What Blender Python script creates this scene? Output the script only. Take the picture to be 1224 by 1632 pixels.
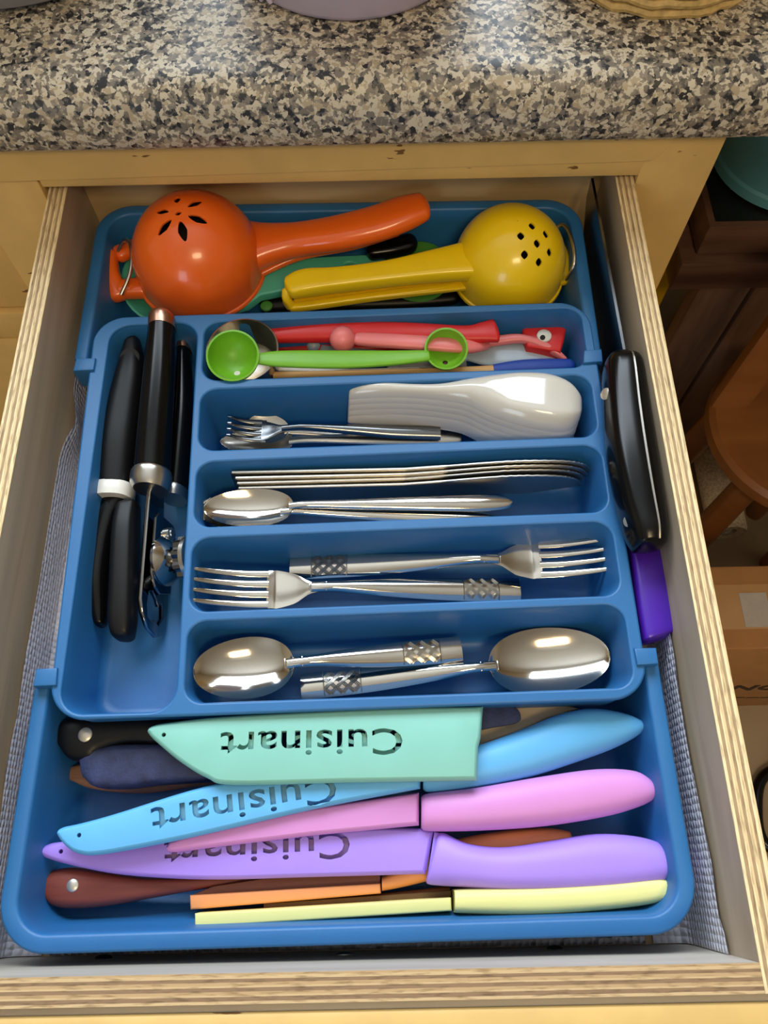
import bpy, bmesh, math, random
from mathutils import Vector, Matrix
random.seed(7)
for o in list(bpy.data.objects): bpy.data.objects.remove(o)
S = bpy.context.scene
COL = S.collection
# ------------------------------------------------------------------ camera
FPX = 1262.0; PITCH = math.radians(66.1); ROLL = math.atan(.02); H = 0.50
cF = Vector((0, math.cos(PITCH), -math.sin(PITCH))); cR = Vector((1, 0, 0)); cU = cR.cross(cF)
CAM = Vector((0, 0, H))
cr, sr = math.cos(ROLL), math.sin(ROLL)
camd = bpy.data.cameras.new('camera'); cam = bpy.data.objects.new('camera', camd); COL.objects.link(cam)
camd.sensor_fit = 'VERTICAL'; camd.sensor_height = 24.0; camd.lens = FPX / 1632 * 24.0
camd.clip_start = .01; camd.clip_end = 50
X = cR * cr - cU * sr; Y = cR * sr + cU * cr
X, Y = (cR * cr + cU * (-sr)), (cR * sr + cU * cr)
M = Matrix((X, Y, -cF)).transposed().to_4x4(); M.translation = CAM
cam.matrix_world = M
S.camera = cam
# ------------------------------------------------------------------ world, lights, exposure
W = bpy.data.worlds.new('world'); S.world = W; W.use_nodes = True
W.node_tree.nodes['Background'].inputs[0].default_value = (.60, .75, 1.0, 1)
W.node_tree.nodes['Background'].inputs[1].default_value = 1.0
S.view_settings.view_transform = 'Standard'; S.view_settings.look = 'None'
S.view_settings.exposure = 0.0; S.view_settings.gamma = 1.0; S.view_settings.use_curve_mapping = False
def area(name, loc, target, size, size_y, power, color):
    l = bpy.data.lights.new(name, 'AREA'); l.shape = 'RECTANGLE'; l.size = size; l.size_y = size_y
    l.energy = power; l.color = color
    o = bpy.data.objects.new(name, l); COL.objects.link(o); o.location = loc
    o.rotation_euler = (Vector(target) - Vector(loc)).to_track_quat('-Z', 'Y').to_euler()
    return o
area('window_light', (-.25, 1.19, .98), (-.25, .3, .55), 1.5, .95, 45, (.80, .91, 1.0))
area('ceiling_lamp_light', (.25, -.75, 1.60), (.1, .2, 0), .5, .5, 16, (1.0, .76, .44))
area('far_window_light', (-.95, -2.22, .80), (-.6, 0, .6), .7, .9, 7, (.74, .88, 1.0))
# ------------------------------------------------------------------ pixel -> place helpers
def ray(x, y):
    u = x - 612; v = 816 - y
    return cR * (u * cr + v * sr) + cU * (-u * sr + v * cr) + cF * FPX
def P(x, y, z):
    d = ray(x, y); return CAM + d * ((z - H) / d.z)
def PY(x, y, yy):
    d = ray(x, y); return CAM + d * (yy / d.y)
def PX(x, y, xx):
    d = ray(x, y); return CAM + d * (xx / d.x)
Z = Vector((0, 0, 1))
# ------------------------------------------------------------------ materials
def lin(c): return tuple((v / 255 / 12.92 if v / 255 <= .04045 else ((v / 255 + .055) / 1.055) ** 2.4) for v in c)
def mat(name, c, rough=.45, metal=0., var=.06, vscale=40, bump=0., bscale=300, coat=0., spec=.5, trans=0., sss=0.):
    m = bpy.data.materials.new(name); m.use_nodes = True
    nt = m.node_tree; b = nt.nodes['Principled BSDF']
    rgb = lin(c)
    b.inputs['Roughness'].default_value = rough; b.inputs['Metallic'].default_value = metal
    b.inputs['Coat Weight'].default_value = coat; b.inputs['Coat Roughness'].default_value = .08
    b.inputs['Specular IOR Level'].default_value = spec
    b.inputs['Transmission Weight'].default_value = trans
    tc = nt.nodes.new('ShaderNodeTexCoord')
    n = nt.nodes.new('ShaderNodeTexNoise'); n.inputs['Scale'].default_value = vscale; n.inputs['Detail'].default_value = 4
    r = nt.nodes.new('ShaderNodeValToRGB')
    r.color_ramp.elements[0].position = .3; r.color_ramp.elements[1].position = .7
    r.color_ramp.elements[0].color = tuple(v * (1 - var) for v in rgb) + (1,)
    r.color_ramp.elements[1].color = tuple(min(1, v * (1 + var)) for v in rgb) + (1,)
    nt.links.new(tc.outputs['Object'], n.inputs['Vector']); nt.links.new(n.outputs['Fac'], r.inputs['Fac'])
    nt.links.new(r.outputs['Color'], b.inputs['Base Color'])
    if bump:
        n2 = nt.nodes.new('ShaderNodeTexNoise'); n2.inputs['Scale'].default_value = bscale
        bp = nt.nodes.new('ShaderNodeBump'); bp.inputs['Strength'].default_value = bump; bp.inputs['Distance'].default_value = .001
        nt.links.new(tc.outputs['Object'], n2.inputs['Vector'])
        nt.links.new(n2.outputs['Fac'], bp.inputs['Height']); nt.links.new(bp.outputs['Normal'], b.inputs['Normal'])
    return m
def N(nt, t, **kw):
    n = nt.nodes.new(t)
    for k, v in kw.items(): n.inputs[k].default_value = v
    return n
def ramp(nt, stops, interp='LINEAR'):
    r = nt.nodes.new('ShaderNodeValToRGB'); cr_ = r.color_ramp; cr_.interpolation = interp
    while len(cr_.elements) < len(stops): cr_.elements.new(.5)
    for e, (p, c) in zip(cr_.elements, stops): e.position = p; e.color = lin(c) + (1,)
    return r
def mixc(nt, fac, a, b):
    m = nt.nodes.new('ShaderNodeMix'); m.data_type = 'RGBA'
    if isinstance(fac, float): m.inputs[0].default_value = fac
    else: nt.links.new(fac, m.inputs[0])
    nt.links.new(a, m.inputs[6]); nt.links.new(b, m.inputs[7]); return m.outputs[2]
def granite():
    m = bpy.data.materials.new('speckled_laminate'); m.use_nodes = True; nt = m.node_tree; b = nt.nodes['Principled BSDF']
    tc = nt.nodes.new('ShaderNodeTexCoord')
    v1 = N(nt, 'ShaderNodeTexVoronoi', Scale=330.); v1.feature = 'F1'
    nz = N(nt, 'ShaderNodeTexNoise', Scale=260., Detail=2.)
    mx = nt.nodes.new('ShaderNodeVectorMath'); mx.operation = 'MULTIPLY_ADD'; mx.inputs[1].default_value = (.006, .006, .006)
    nt.links.new(tc.outputs['Object'], nz.inputs['Vector']); nt.links.new(nz.outputs['Color'], mx.inputs[0]); nt.links.new(tc.outputs['Object'], mx.inputs[2])
    nt.links.new(mx.outputs[0], v1.inputs['Vector'])
    sp = nt.nodes.new('ShaderNodeSeparateColor'); nt.links.new(v1.outputs['Color'], sp.inputs[0])
    n2 = N(nt, 'ShaderNodeTexNoise', Scale=170., Detail=3.); nt.links.new(tc.outputs['Object'], n2.inputs['Vector'])
    ad = nt.nodes.new('ShaderNodeMath'); ad.operation = 'MULTIPLY_ADD'; ad.inputs[1].default_value = 1.6; 
    nt.links.new(n2.outputs['Fac'], ad.inputs[0])
    sb = nt.nodes.new('ShaderNodeMath'); sb.operation = 'SUBTRACT'; sb.inputs[1].default_value = .8; nt.links.new(sp.outputs[0], sb.inputs[0])
    nt.links.new(sb.outputs[0], ad.inputs[2])
    r = ramp(nt, [(0, (44, 44, 48)), (.11, (88, 86, 84)), (.22, (128, 120, 110)), (.46, (152, 142, 128)), (.58, (212, 202, 182)), (.9, (184, 168, 142))], 'CONSTANT')
    nt.links.new(ad.outputs[0], r.inputs['Fac'])
    nt.links.new(r.outputs['Color'], b.inputs['Base Color'])
    b.inputs['Roughness'].default_value = .42
    return m
def woodgrain(name, c1, c2, axis='X', scale=60, stretch=12, rough=.55, stops=None):
    m = bpy.data.materials.new(name); m.use_nodes = True; nt = m.node_tree; b = nt.nodes['Principled BSDF']
    tc = nt.nodes.new('ShaderNodeTexCoord'); mp = nt.nodes.new('ShaderNodeMapping')
    sc = [1, 1, 1]; sc['XYZ'.index(axis)] = 1 / stretch
    mp.inputs['Scale'].default_value = sc
    n = N(nt, 'ShaderNodeTexNoise', Scale=float(scale), Detail=5., Roughness=.6, Distortion=.6)
    nt.links.new(tc.outputs['Object'], mp.inputs[0]); nt.links.new(mp.outputs[0], n.inputs['Vector'])
    r = ramp(nt, [(.3, c1), (.7, c2)]); nt.links.new(n.outputs['Fac'], r.inputs['Fac'])
    nt.links.new(r.outputs['Color'], b.inputs['Base Color']); b.inputs['Roughness'].default_value = rough
    return m
def plyedge(name, axis, lo, thick, along, L=(240, 218, 172), D=(172, 144, 108), Mi=(224, 198, 150)):
    # plies across the thickness of a panel edge
    m = bpy.data.materials.new(name); m.use_nodes = True; nt = m.node_tree; b = nt.nodes['Principled BSDF']
    tc = nt.nodes.new('ShaderNodeTexCoord'); sp = nt.nodes.new('ShaderNodeSeparateXYZ')
    g = nt.nodes.new('ShaderNodeNewGeometry')
    nt.links.new(g.outputs['Position'], sp.inputs[0])
    mr = nt.nodes.new('ShaderNodeMapRange'); mr.inputs[1].default_value = lo; mr.inputs[2].default_value = lo + thick
    nt.links.new(sp.outputs['XYZ'.index(axis)], mr.inputs[0])
    n0 = N(nt, 'ShaderNodeTexNoise', Scale=45., Detail=3.); mp0 = nt.nodes.new('ShaderNodeMapping'); sc0 = [1, 1, 1]; sc0['XYZ'.index(along)] = .12; mp0.inputs['Scale'].default_value = sc0
    nt.links.new(g.outputs['Position'], mp0.inputs[0]); nt.links.new(mp0.outputs[0], n0.inputs['Vector'])
    ad = nt.nodes.new('ShaderNodeMath'); ad.operation = 'MULTIPLY_ADD'; ad.inputs[1].default_value = .05
    nt.links.new(n0.outputs['Fac'], ad.inputs[0]); nt.links.new(mr.outputs[0], ad.inputs[2])
    st = [(0, L), (.13, D), (.27, L), (.33, Mi), (.43, D), (.56, L), (.62, Mi), (.73, D), (.84, L), (.95, Mi)]
    r = ramp(nt, st, 'CONSTANT'); nt.links.new(ad.outputs[0], r.inputs['Fac'])
    mp = nt.nodes.new('ShaderNodeMapping'); sc = [1, 1, 1]; sc['XYZ'.index(along)] = .12; mp.inputs['Scale'].default_value = sc
    n2 = N(nt, 'ShaderNodeTexNoise', Scale=900., Detail=3.); nt.links.new(g.outputs['Position'], mp.inputs[0]); nt.links.new(mp.outputs[0], n2.inputs['Vector'])
    r2 = ramp(nt, [(.3, (186, 178, 168)), (.5, (255, 255, 255))]); nt.links.new(n2.outputs['Fac'], r2.inputs['Fac'])
    mm = nt.nodes.new('ShaderNodeMix'); mm.data_type = 'RGBA'; mm.blend_type = 'MULTIPLY'; mm.inputs[0].default_value = .8
    nt.links.new(r.outputs['Color'], mm.inputs[6]); nt.links.new(r2.outputs['Color'], mm.inputs[7])
    nt.links.new(mm.outputs[2], b.inputs['Base Color']); b.inputs['Roughness'].default_value = .7
    return m
def liner_mat():
    m = mat('liner_vinyl', (224, 222, 232), .45, var=.04)
    nt = m.node_tree; b = nt.nodes['Principled BSDF']; g = nt.nodes.new('ShaderNodeNewGeometry')
    v = N(nt, 'ShaderNodeTexVoronoi', Scale=260., Randomness=.25); nt.links.new(g.outputs['Position'], v.inputs['Vector'])
    bp = nt.nodes.new('ShaderNodeBump'); bp.inputs['Strength'].default_value = 1.; bp.inputs['Distance'].default_value = .0025; bp.invert = True
    nt.links.new(v.outputs['Distance'], bp.inputs['Height']); nt.links.new(bp.outputs['Normal'], b.inputs['Normal'])
    return m
def painted(name, c, rough=.5):
    m = mat(name, c, rough, var=.07, vscale=30, bump=.25, bscale=120); nt = m.node_tree; b = nt.nodes['Principled BSDF']
    g = nt.nodes.new('ShaderNodeNewGeometry'); mp = nt.nodes.new('ShaderNodeMapping'); mp.inputs['Scale'].default_value = (.35, 1, 1)
    n = N(nt, 'ShaderNodeTexNoise', Scale=110., Detail=3.); nt.links.new(g.outputs['Position'], mp.inputs[0]); nt.links.new(mp.outputs[0], n.inputs['Vector'])
    r = nt.nodes.new('ShaderNodeValToRGB'); r.color_ramp.elements[0].position = .70; r.color_ramp.elements[1].position = .715
    nt.links.new(n.outputs['Fac'], r.inputs['Fac'])
    dk = nt.nodes.new('ShaderNodeRGB'); dk.outputs[0].default_value = lin((120, 84, 40)) + (1,)
    old = b.inputs['Base Color'].links[0].from_socket
    nt.links.new(mixc(nt, r.outputs['Color'], old, dk.outputs[0]), b.inputs['Base Color'])
    return m
MT = dict(
    granite=granite(), yellow=painted('yellow_cabinet_paint', (216, 180, 112)),
    blue=mat('blue_tray_plastic', (40, 107, 166), .45, var=.03, bump=.05, bscale=900),
    ply_face=woodgrain('plywood_face', (164, 146, 122), (196, 178, 152), 'Y', 40, 14),
    ply_face_x=woodgrain('plywood_face_front', (168, 158, 144), (200, 190, 176), 'X', 40, 14),
    ply_back=woodgrain('plywood_back', (176, 146, 104), (204, 176, 130), 'X', 40, 14),
    liner=liner_mat(),
    steel=mat('polished_steel', (214, 208, 198), .10, 1., var=.03),
    satin=mat('satin_steel', (196, 192, 184), .28, 1., var=.04),
    chrome=mat('dark_chrome', (150, 150, 152), .08, 1., var=.02),
    dsteel=mat('grey_steel', (120, 122, 124), .2, 1., var=.04),
    pewter=mat('patterned_steel', (190, 186, 178), .22, 1., var=.05),
    copper=mat('worn_cap_metal', (196, 150, 128), .3, 1., var=.1),
    orange=mat('orange_enamel', (248, 108, 30), .28, var=.04, coat=.4),
    yenam=mat('yellow_enamel', (252, 212, 20), .28, var=.04, coat=.4),
    teal=mat('teal_enamel', (84, 186, 160), .35, coat=.2),
    dark=mat('black_plastic', (8, 8, 9), .2, var=.1, spec=.3),
    matteblack=mat('matte_black_rubber', (13, 13, 14), .42, var=.12, spec=.3),
    greydark=mat('black_and_hole_shade', (24, 22, 20), .8),  # near-black: the pupil's own colour, and shade painted into holes and bowls
    white=mat('white_plastic', (232, 230, 222), .3), ceramic=mat('white_ceramic', (214, 211, 203), .15, var=.02, coat=.5),
    lime=mat('lime_plastic', (118, 186, 40), .4), dgreen=mat('dark_green_plastic', (66, 130, 44), .45),
    red=mat('red_plastic', (214, 36, 34), .4), pink=mat('pink_plastic', (238, 130, 130), .35), lblue=mat('pale_blue_plastic', (176, 196, 214), .3),
    clear=mat('clear_plastic', (200, 210, 214), .15, trans=.6), navyblue=mat('blue_silicone', (18, 62, 160), .5),
    bamboo=woodgrain('bamboo', (188, 138, 74), (220, 176, 112), 'X', 80, 20),
    mint=mat('mint_plastic', (134, 200, 188), .5, var=.02), sky=mat('sky_blue_plastic', (98, 182, 240), .5, var=.02),
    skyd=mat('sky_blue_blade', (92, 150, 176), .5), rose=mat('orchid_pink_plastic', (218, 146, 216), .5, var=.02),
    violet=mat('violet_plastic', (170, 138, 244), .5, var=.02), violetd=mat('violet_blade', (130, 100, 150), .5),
    peach=mat('peach_orange_plastic', (246, 158, 96), .5, var=.02), peach_shaded=mat('peach_guard_shade', (140, 80, 60), .5),  # second peach is a shaded brown copy for the guard's face
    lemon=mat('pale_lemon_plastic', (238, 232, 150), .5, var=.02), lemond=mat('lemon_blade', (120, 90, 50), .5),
    navy=mat('worn_navy_coating', (46, 56, 96), .6, var=.35, vscale=120, bump=.3, bscale=700),
    brownwood=woodgrain('brown_wood', (110, 74, 52), (156, 116, 88), 'X', 120, 8),
    redwood=woodgrain('red_brown_wood', (120, 52, 40), (158, 78, 62), 'X', 110, 12), pinsteel=mat('rivet_metal', (220, 214, 200), .35, .8),
    beige=woodgrain('pale_handle_wood', (176, 156, 128), (200, 180, 150), 'X', 60, 10),
    purple=mat('deep_purple_silicone', (74, 30, 170), .3, var=.03),
    darkwood=woodgrain('dark_stained_wood', (74, 50, 42), (122, 88, 72), 'X', 30, 8, .35), darktop=mat('black_stained_top', (24, 20, 20), .4, var=.3, bump=.4, bscale=60),
    darkwoodv=woodgrain('dark_stained_boards', (98, 70, 56), (140, 106, 86), 'Z', 30, 8, .5),
    chairwood=woodgrain('orange_brown_wood', (128, 76, 36), (160, 102, 54), 'X', 14, 6, .35),
    binblue=mat('teal_blue_bin_plastic', (112, 192, 214), .45, var=.04), bagyellow=mat('yellow_bin_plastic', (206, 156, 0), .5),
    cardboard=mat('brown_cardboard', (176, 124, 72), .75, var=.06), tape=mat('clear_packing_tape', (196, 150, 100), .12, var=.04, coat=1.),
    foiltape=mat('grey_tape', (190, 180, 170), .3, bump=.6, bscale=200), ink=mat('marker_ink', (60, 40, 26), .7),
    rug=mat('woven_beige_rug', (214, 200, 178), .9, var=.3, vscale=260, bump=.8, bscale=260),
    lav=mat('lavender_plastic', (196, 184, 208), .4, var=.02), greybin=mat('grey_plastic', (120, 118, 122), .5), straw=mat('golden_straw', (206, 174, 112), .6, var=.25, vscale=200, bump=.5, bscale=300),
    tile=mat('beige_floor_vinyl', (172, 150, 120), .5, var=.15, vscale=8), wall=mat('cream_wall_paint', (186, 170, 142), .7), ceil=mat('white_ceiling_paint', (236, 232, 224), .8),
    frame=mat('white_window_paint', (236, 236, 232), .4), lampglass=mat('lamp_glass', (255, 244, 224), .4))
for k, ax in (('L', 'X'), ('R', 'X'), ('F', 'Y')): pass
MT['plyL'] = plyedge('plywood_edge_left', 'X', -.227, .0125, 'Y')
MT['plyR'] = plyedge('plywood_edge_right', 'X', .1645, .0125, 'Y')
MT['plyF'] = plyedge('plywood_edge_front', 'Y', -.056, .012, 'X', (202, 174, 132), (142, 114, 86), (186, 156, 114))
# ------------------------------------------------------------------ object helpers
def thing(name, label, cat, loc=(0, 0, 0), group=None, kind=None):
    o = bpy.data.objects.new(name, None); COL.objects.link(o); o.location = loc; o.empty_display_size = .02
    o['label'] = label; o['category'] = cat
    if group: o['group'] = group
    if kind: o['kind'] = kind
    return o
def root(o):
    l = Vector(o.location) if o else Vector()
    while o is not None and o.parent is not None:
        o = o.parent; l += o.location
    return l
def mk(name, geo, m, parent=None, sharp=40, smooth=True):
    """geo = (verts in world metres, faces)"""
    v, f = geo
    off = root(parent)
    me = bpy.data.meshes.new(name)
    me.from_pydata([tuple(Vector(p) - off) for p in v], [], f)
    bm = bmesh.new(); bm.from_mesh(me); bmesh.ops.recalc_face_normals(bm, faces=bm.faces); bm.to_mesh(me); bm.free()
    if smooth:
        me.shade_smooth(); me.set_sharp_from_angle(angle=math.radians(sharp))
    me.materials.append(MT[m])
    o = bpy.data.objects.new(name, me); COL.objects.link(o); o.parent = parent
    return o
def single(name, geo, m, label, cat, group=None, kind=None, **k):
    o = mk(name, geo, m, None, **k); recentre(o)
    o['label'] = label; o['category'] = cat
    if group: o['group'] = group
    if kind: o['kind'] = kind
    return o
def recentre(o):
    vs = [v.co for v in o.data.vertices]
    c = Vector((sum(v.x for v in vs) / len(vs), sum(v.y for v in vs) / len(vs), min(v.z for v in vs)))
    o.data.transform(Matrix.Translation(-c)); o.location = c
def join(*gs):
    V, Fc = [], []
    for v, f in gs:
        n = len(V); V += list(v); Fc += [tuple(i + n for i in q) for q in f]
    return V, Fc
def box(x0, x1, y0, y1, z0, z1, bev=0.):
    if bev <= 0:
        v = [(x, y, z) for x in (x0, x1) for y in (y0, y1) for z in (z0, z1)]
        return v, [(0, 1, 3, 2), (4, 6, 7, 5), (0, 4, 5, 1), (2, 3, 7, 6), (0, 2, 6, 4), (1, 5, 7, 3)]
    bm = bmesh.new(); bmesh.ops.create_cube(bm, size=1)
    for q in bm.verts: q.co = Vector(((x0 + x1) / 2 + q.co.x * (x1 - x0), (y0 + y1) / 2 + q.co.y * (y1 - y0), (z0 + z1) / 2 + q.co.z * (z1 - z0)))
    bmesh.ops.bevel(bm, geom=bm.edges[:], offset=bev, segments=2, affect='EDGES', profile=.5)
    return bmgeo(bm)
def bmgeo(bm):
    bm.verts.ensure_lookup_table(); bm.verts.index_update()
    r = ([v.co.copy() for v in bm.verts], [tuple(v.index for v in f.verts) for f in bm.faces]); bm.free(); return r
def xf(geo, M4): return [M4 @ Vector(p) for p in geo[0]], geo[1]
class Fr:
    """frame along a long thing: s along, t to the left, h up"""
    def __init__(s, p0, p1, tilt=0.):
        s.o = Vector(p0); d = Vector(p1) - s.o; s.L = d.length; s.d = d.normalized()
        s.n = Z.cross(s.d).normalized(); s.u = s.d.cross(s.n)
        if tilt:
            q = Matrix.Rotation(tilt, 3, s.d); s.n = q @ s.n; s.u = q @ s.u
    def __call__(s, a, t=0., h=0.): return s.o + s.d * a + s.n * t + s.u * h
def cat(pts, k=6):
    """Catmull-Rom through tuples"""
    out = []
    n = len(pts)
    for i in range(n - 1):
        p0 = pts[max(i - 1, 0)]; p1 = pts[i]; p2 = pts[i + 1]; p3 = pts[min(i + 2, n - 1)]
        for j in range(k):
            t = j / k
            out.append(tuple(.5 * (2 * b + (c - a) * t + (2 * a - 5 * b + 4 * c - d) * t * t + (3 * b - a - 3 * c + d) * t ** 3) for a, b, c, d in zip(p0, p1, p2, p3)))
    out.append(tuple(pts[-1])); return out
def rings(R, closed=True, cap=True):
    n = len(R[0]); V = [p for r in R for p in r]; Fc = []
    for i in range(len(R) - 1):
        for j in range(n if closed else n - 1):
            k = (j + 1) % n
            Fc.append((i * n + j, i * n + k, (i + 1) * n + k, (i + 1) * n + j))
    if cap and closed:
        Fc.append(tuple(range(n))[::-1]); Fc.append(tuple((len(R) - 1) * n + j for j in range(n)))
    return V, Fc
def sel(t, e):
    c, s = math.cos(t), math.sin(t)
    return math.copysign(abs(c) ** (2 / e), c), math.copysign(abs(s) ** (2 / e), s)
def loft(st, n=20, e=2.3):
    """st: (centre, half axis a, half axis b) Vectors"""
    R = []
    for c, a, b in st:
        R.append([c + a * sel(2 * math.pi * j / n, e)[0] + b * sel(2 * math.pi * j / n, e)[1] for j in range(n)])
    return rings(R)
def loft_px(st, n=22, e=2.5, k=5, round0=.0, round1=.0):
    """stations (xa,ya, xb,yb, z, half height): both side edges given as pixels on the level z"""
    S_ = cat(st, k) if k > 1 else st
    out = []
    for xa, ya, xb, yb, z, hh in S_:
        a = P(xa, ya, z); b = P(xb, yb, z); out.append(((a + b) / 2, (a - b) / 2, Z * hh))
    def rnd(o, s, depth):
        c, a, b = o; d = (c - s[0]).normalized()
        return [(c + d * depth * math.sin(q), a * max(.05, math.cos(q)), b * max(.05, math.cos(q))) for q in (.35, .7, 1.0, 1.25, 1.45)]
    if round0: out = rnd(out[0], out[1], round0)[::-1] + out
    if round1: out = out + rnd(out[-1], out[-2], round1)
    return loft(out, n, e)
def tube(pts, r, n=10, closed=False):
    pts = [Vector(p) for p in pts]; R = []
    m = len(pts); up = Z
    rr = r if isinstance(r, (list, tuple)) else [r] * m
    for i, p in enumerate(pts):
        a = pts[(i - 1) % m] if closed or i > 0 else p; b = pts[(i + 1) % m] if closed or i < m - 1 else p
        d = (b - a).normalized()
        s = d.cross(up)
        if s.length < 1e-3: s = d.cross(Vector((1, 0, 0)))
        s.normalize(); u = s.cross(d)
        R.append([p + (s * math.cos(2 * math.pi * j / n) + u * math.sin(2 * math.pi * j / n)) * rr[i] for j in range(n)])
    if closed: R.append(R[0]); return rings(R, cap=False)
    return rings(R)
def lathe(prof, c, axis=Z, n=40, cap=True):
    """prof: (radius, distance along axis)"""
    ax = Vector(axis).normalized(); s = ax.cross(Vector((0, 1, 0)) if abs(ax.y) < .9 else Vector((1, 0, 0))).normalized(); u = ax.cross(s)
    c = Vector(c); R = []
    for r, h in prof: R.append([c + ax * h + (s * math.cos(2 * math.pi * j / n) + u * math.sin(2 * math.pi * j / n)) * max(r, 1e-5) for j in range(n)])
    return rings(R, cap=cap)
def inset_poly(pts, d):
    """offset a counter-clockwise closed polygon inwards"""
    out = []; n = len(pts)
    for i in range(n):
        a = Vector(pts[i - 1][:2]); p = Vector(pts[i][:2]); b = Vector(pts[(i + 1) % n][:2])
        e1 = (p - a).normalized(); e2 = (b - p).normalized()
        n1 = Vector((-e1.y, e1.x)); n2 = Vector((-e2.y, e2.x)); m = n1 + n2
        if m.length < 1e-6: m = n1
        m.normalize(); k = d / max(.35, m.dot(n1)); out.append(p + m * k)
    return out
def ccw(pts):
    a = sum(pts[i - 1][0] * pts[i][1] - pts[i][0] * pts[i - 1][1] for i in range(len(pts)))
    return list(pts) if a > 0 else list(pts)[::-1]
def prism(pts, z0, z1, bev=.0008, zf=None, seg=3):
    """solid with a rounded top and bottom edge; pts = outline in metres"""
    pts = ccw([Vector(p[:2]) for p in pts]); R = []
    lay = []
    if bev > 0:
        for i in range(seg + 1):
            q = math.pi / 2 * i / seg; lay.append((bev * (1 - math.sin(q)), z0 + bev * (1 - math.cos(q))))
        for i in range(seg + 1):
            q = math.pi / 2 * i / seg; lay.append((bev * (1 - math.cos(q)), z1 - bev * (1 - math.sin(q))))
    else: lay = [(0, z0), (0, z1)]
    for d, z in lay:
        R.append([Vector((p.x, p.y, z + (zf(p.x, p.y) if zf else 0))) for p in (inset_poly(pts, d) if d > 1e-7 else pts)])
    return rings(R)
def rquad(c4, r, seg=7):
    """quad with rounded corners (metres)"""
    c4 = ccw([Vector(p[:2]) for p in c4]); out = []
    for i in range(4):
        a, p, b = c4[i - 1], c4[i], c4[(i + 1) % 4]
        d1 = (a - p).normalized(); d2 = (b - p).normalized(); ang = d1.angle(d2)
        t = r / math.tan(ang / 2); cen = p + (d1 + d2).normalized() * (r / math.sin(ang / 2))
        s0 = (p + d1 * t) - cen; s1 = (p + d2 * t) - cen
        a0 = math.atan2(s0.y, s0.x); a1 = math.atan2(s1.y, s1.x)
        if a1 < a0: a1 += 2 * math.pi
        for j in range(seg + 1):
            q = a0 + (a1 - a0) * j / seg; out.append(cen + Vector((math.cos(q), math.sin(q))) * r)
    return out
def curve_plate(outlines, z0, z1, bev):
    """flat plate with holes: filled 2D curve, even-odd, turned into plain mesh data"""
    cu = bpy.data.curves.new('t', 'CURVE'); cu.dimensions = '2D'; cu.fill_mode = 'BOTH'
    cu.extrude = (z1 - z0) / 2 - bev; cu.bevel_depth = bev; cu.bevel_resolution = 2; cu.offset = -bev
    for o in outlines:
        s = cu.splines.new('POLY'); s.points.add(len(o) - 1); s.use_cyclic_u = True
        for q, p in zip(s.points, o): q.co = (p[0], p[1], 0, 1)
    ob = bpy.data.objects.new('t', cu); COL.objects.link(ob)
    dg = bpy.context.evaluated_depsgraph_get(); me = bpy.data.meshes.new_from_object(ob.evaluated_get(dg))
    zc = (z0 + z1) / 2
    g = ([Vector((v.co.x, v.co.y, v.co.z + zc)) for v in me.vertices], [tuple(p.vertices) for p in me.polygons])
    bpy.data.objects.remove(ob); bpy.data.curves.remove(cu); bpy.data.meshes.remove(me)
    return g
def cdt_plate(loops, z0, z1, bev=0.):
    """flat plate whose first loop is the outline, the others cut lettering and holes"""
    from mathutils.geometry import delaunay_2d_cdt
    out = ccw(loops[0]); lp = [inset_poly(out, bev) if bev else out] + [list(l) for l in loops[1:]]
    V = []; E_ = []
    for l in lp:
        n = len(V); V += [Vector(p[:2]) for p in l]; E_ += [(n + i, n + (i + 1) % len(l)) for i in range(len(l))]
    v, e, f, *_ = delaunay_2d_cdt(V, E_, [], 0, 1e-7)
    def inside(c):
        k = 0
        for l in lp:
            for i in range(len(l)):
                a, b = l[i - 1], l[i]
                if (a[1] > c.y) != (b[1] > c.y) and c.x < (b[0] - a[0]) * (c.y - a[1]) / (b[1] - a[1]) + a[0]: k += 1
        return k % 2
    f = [q for q in f if inside(sum((v[i] for i in q), Vector((0, 0))) / len(q))]
    top = [Vector((p.x, p.y, z1)) for p in v]; bot = [Vector((p.x, p.y, z0)) for p in v]; n = len(v)
    gs = [(top + bot, [tuple(q) for q in f] + [tuple(i + n for i in q)[::-1] for q in f])]
    if bev: gs.append(rings([[Vector((p.x, p.y, z)) for p in q] for q, z in ((lp[0], z1), (inset_poly(out, bev * .3), z1 - bev * .3), (out, z1 - bev), (out, z0 + bev), (lp[0], z0))], cap=False))
    else: gs.append(rings([[Vector((p.x, p.y, z)) for p in lp[0]] for z in (z1, z0)], cap=False))
    for l in lp[1:]: gs.append(rings([[Vector((p.x, p.y, z)) for p in l] for z in (z1, z0)], cap=False))
    V, Fc = join(*gs)
    bm = bmesh.new(); vs = [bm.verts.new(p) for p in V]
    for q in Fc:
        try: bm.faces.new([vs[i] for i in q])
        except ValueError: pass
    bmesh.ops.remove_doubles(bm, verts=bm.verts, dist=1e-6); return bmgeo(bm)
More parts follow.
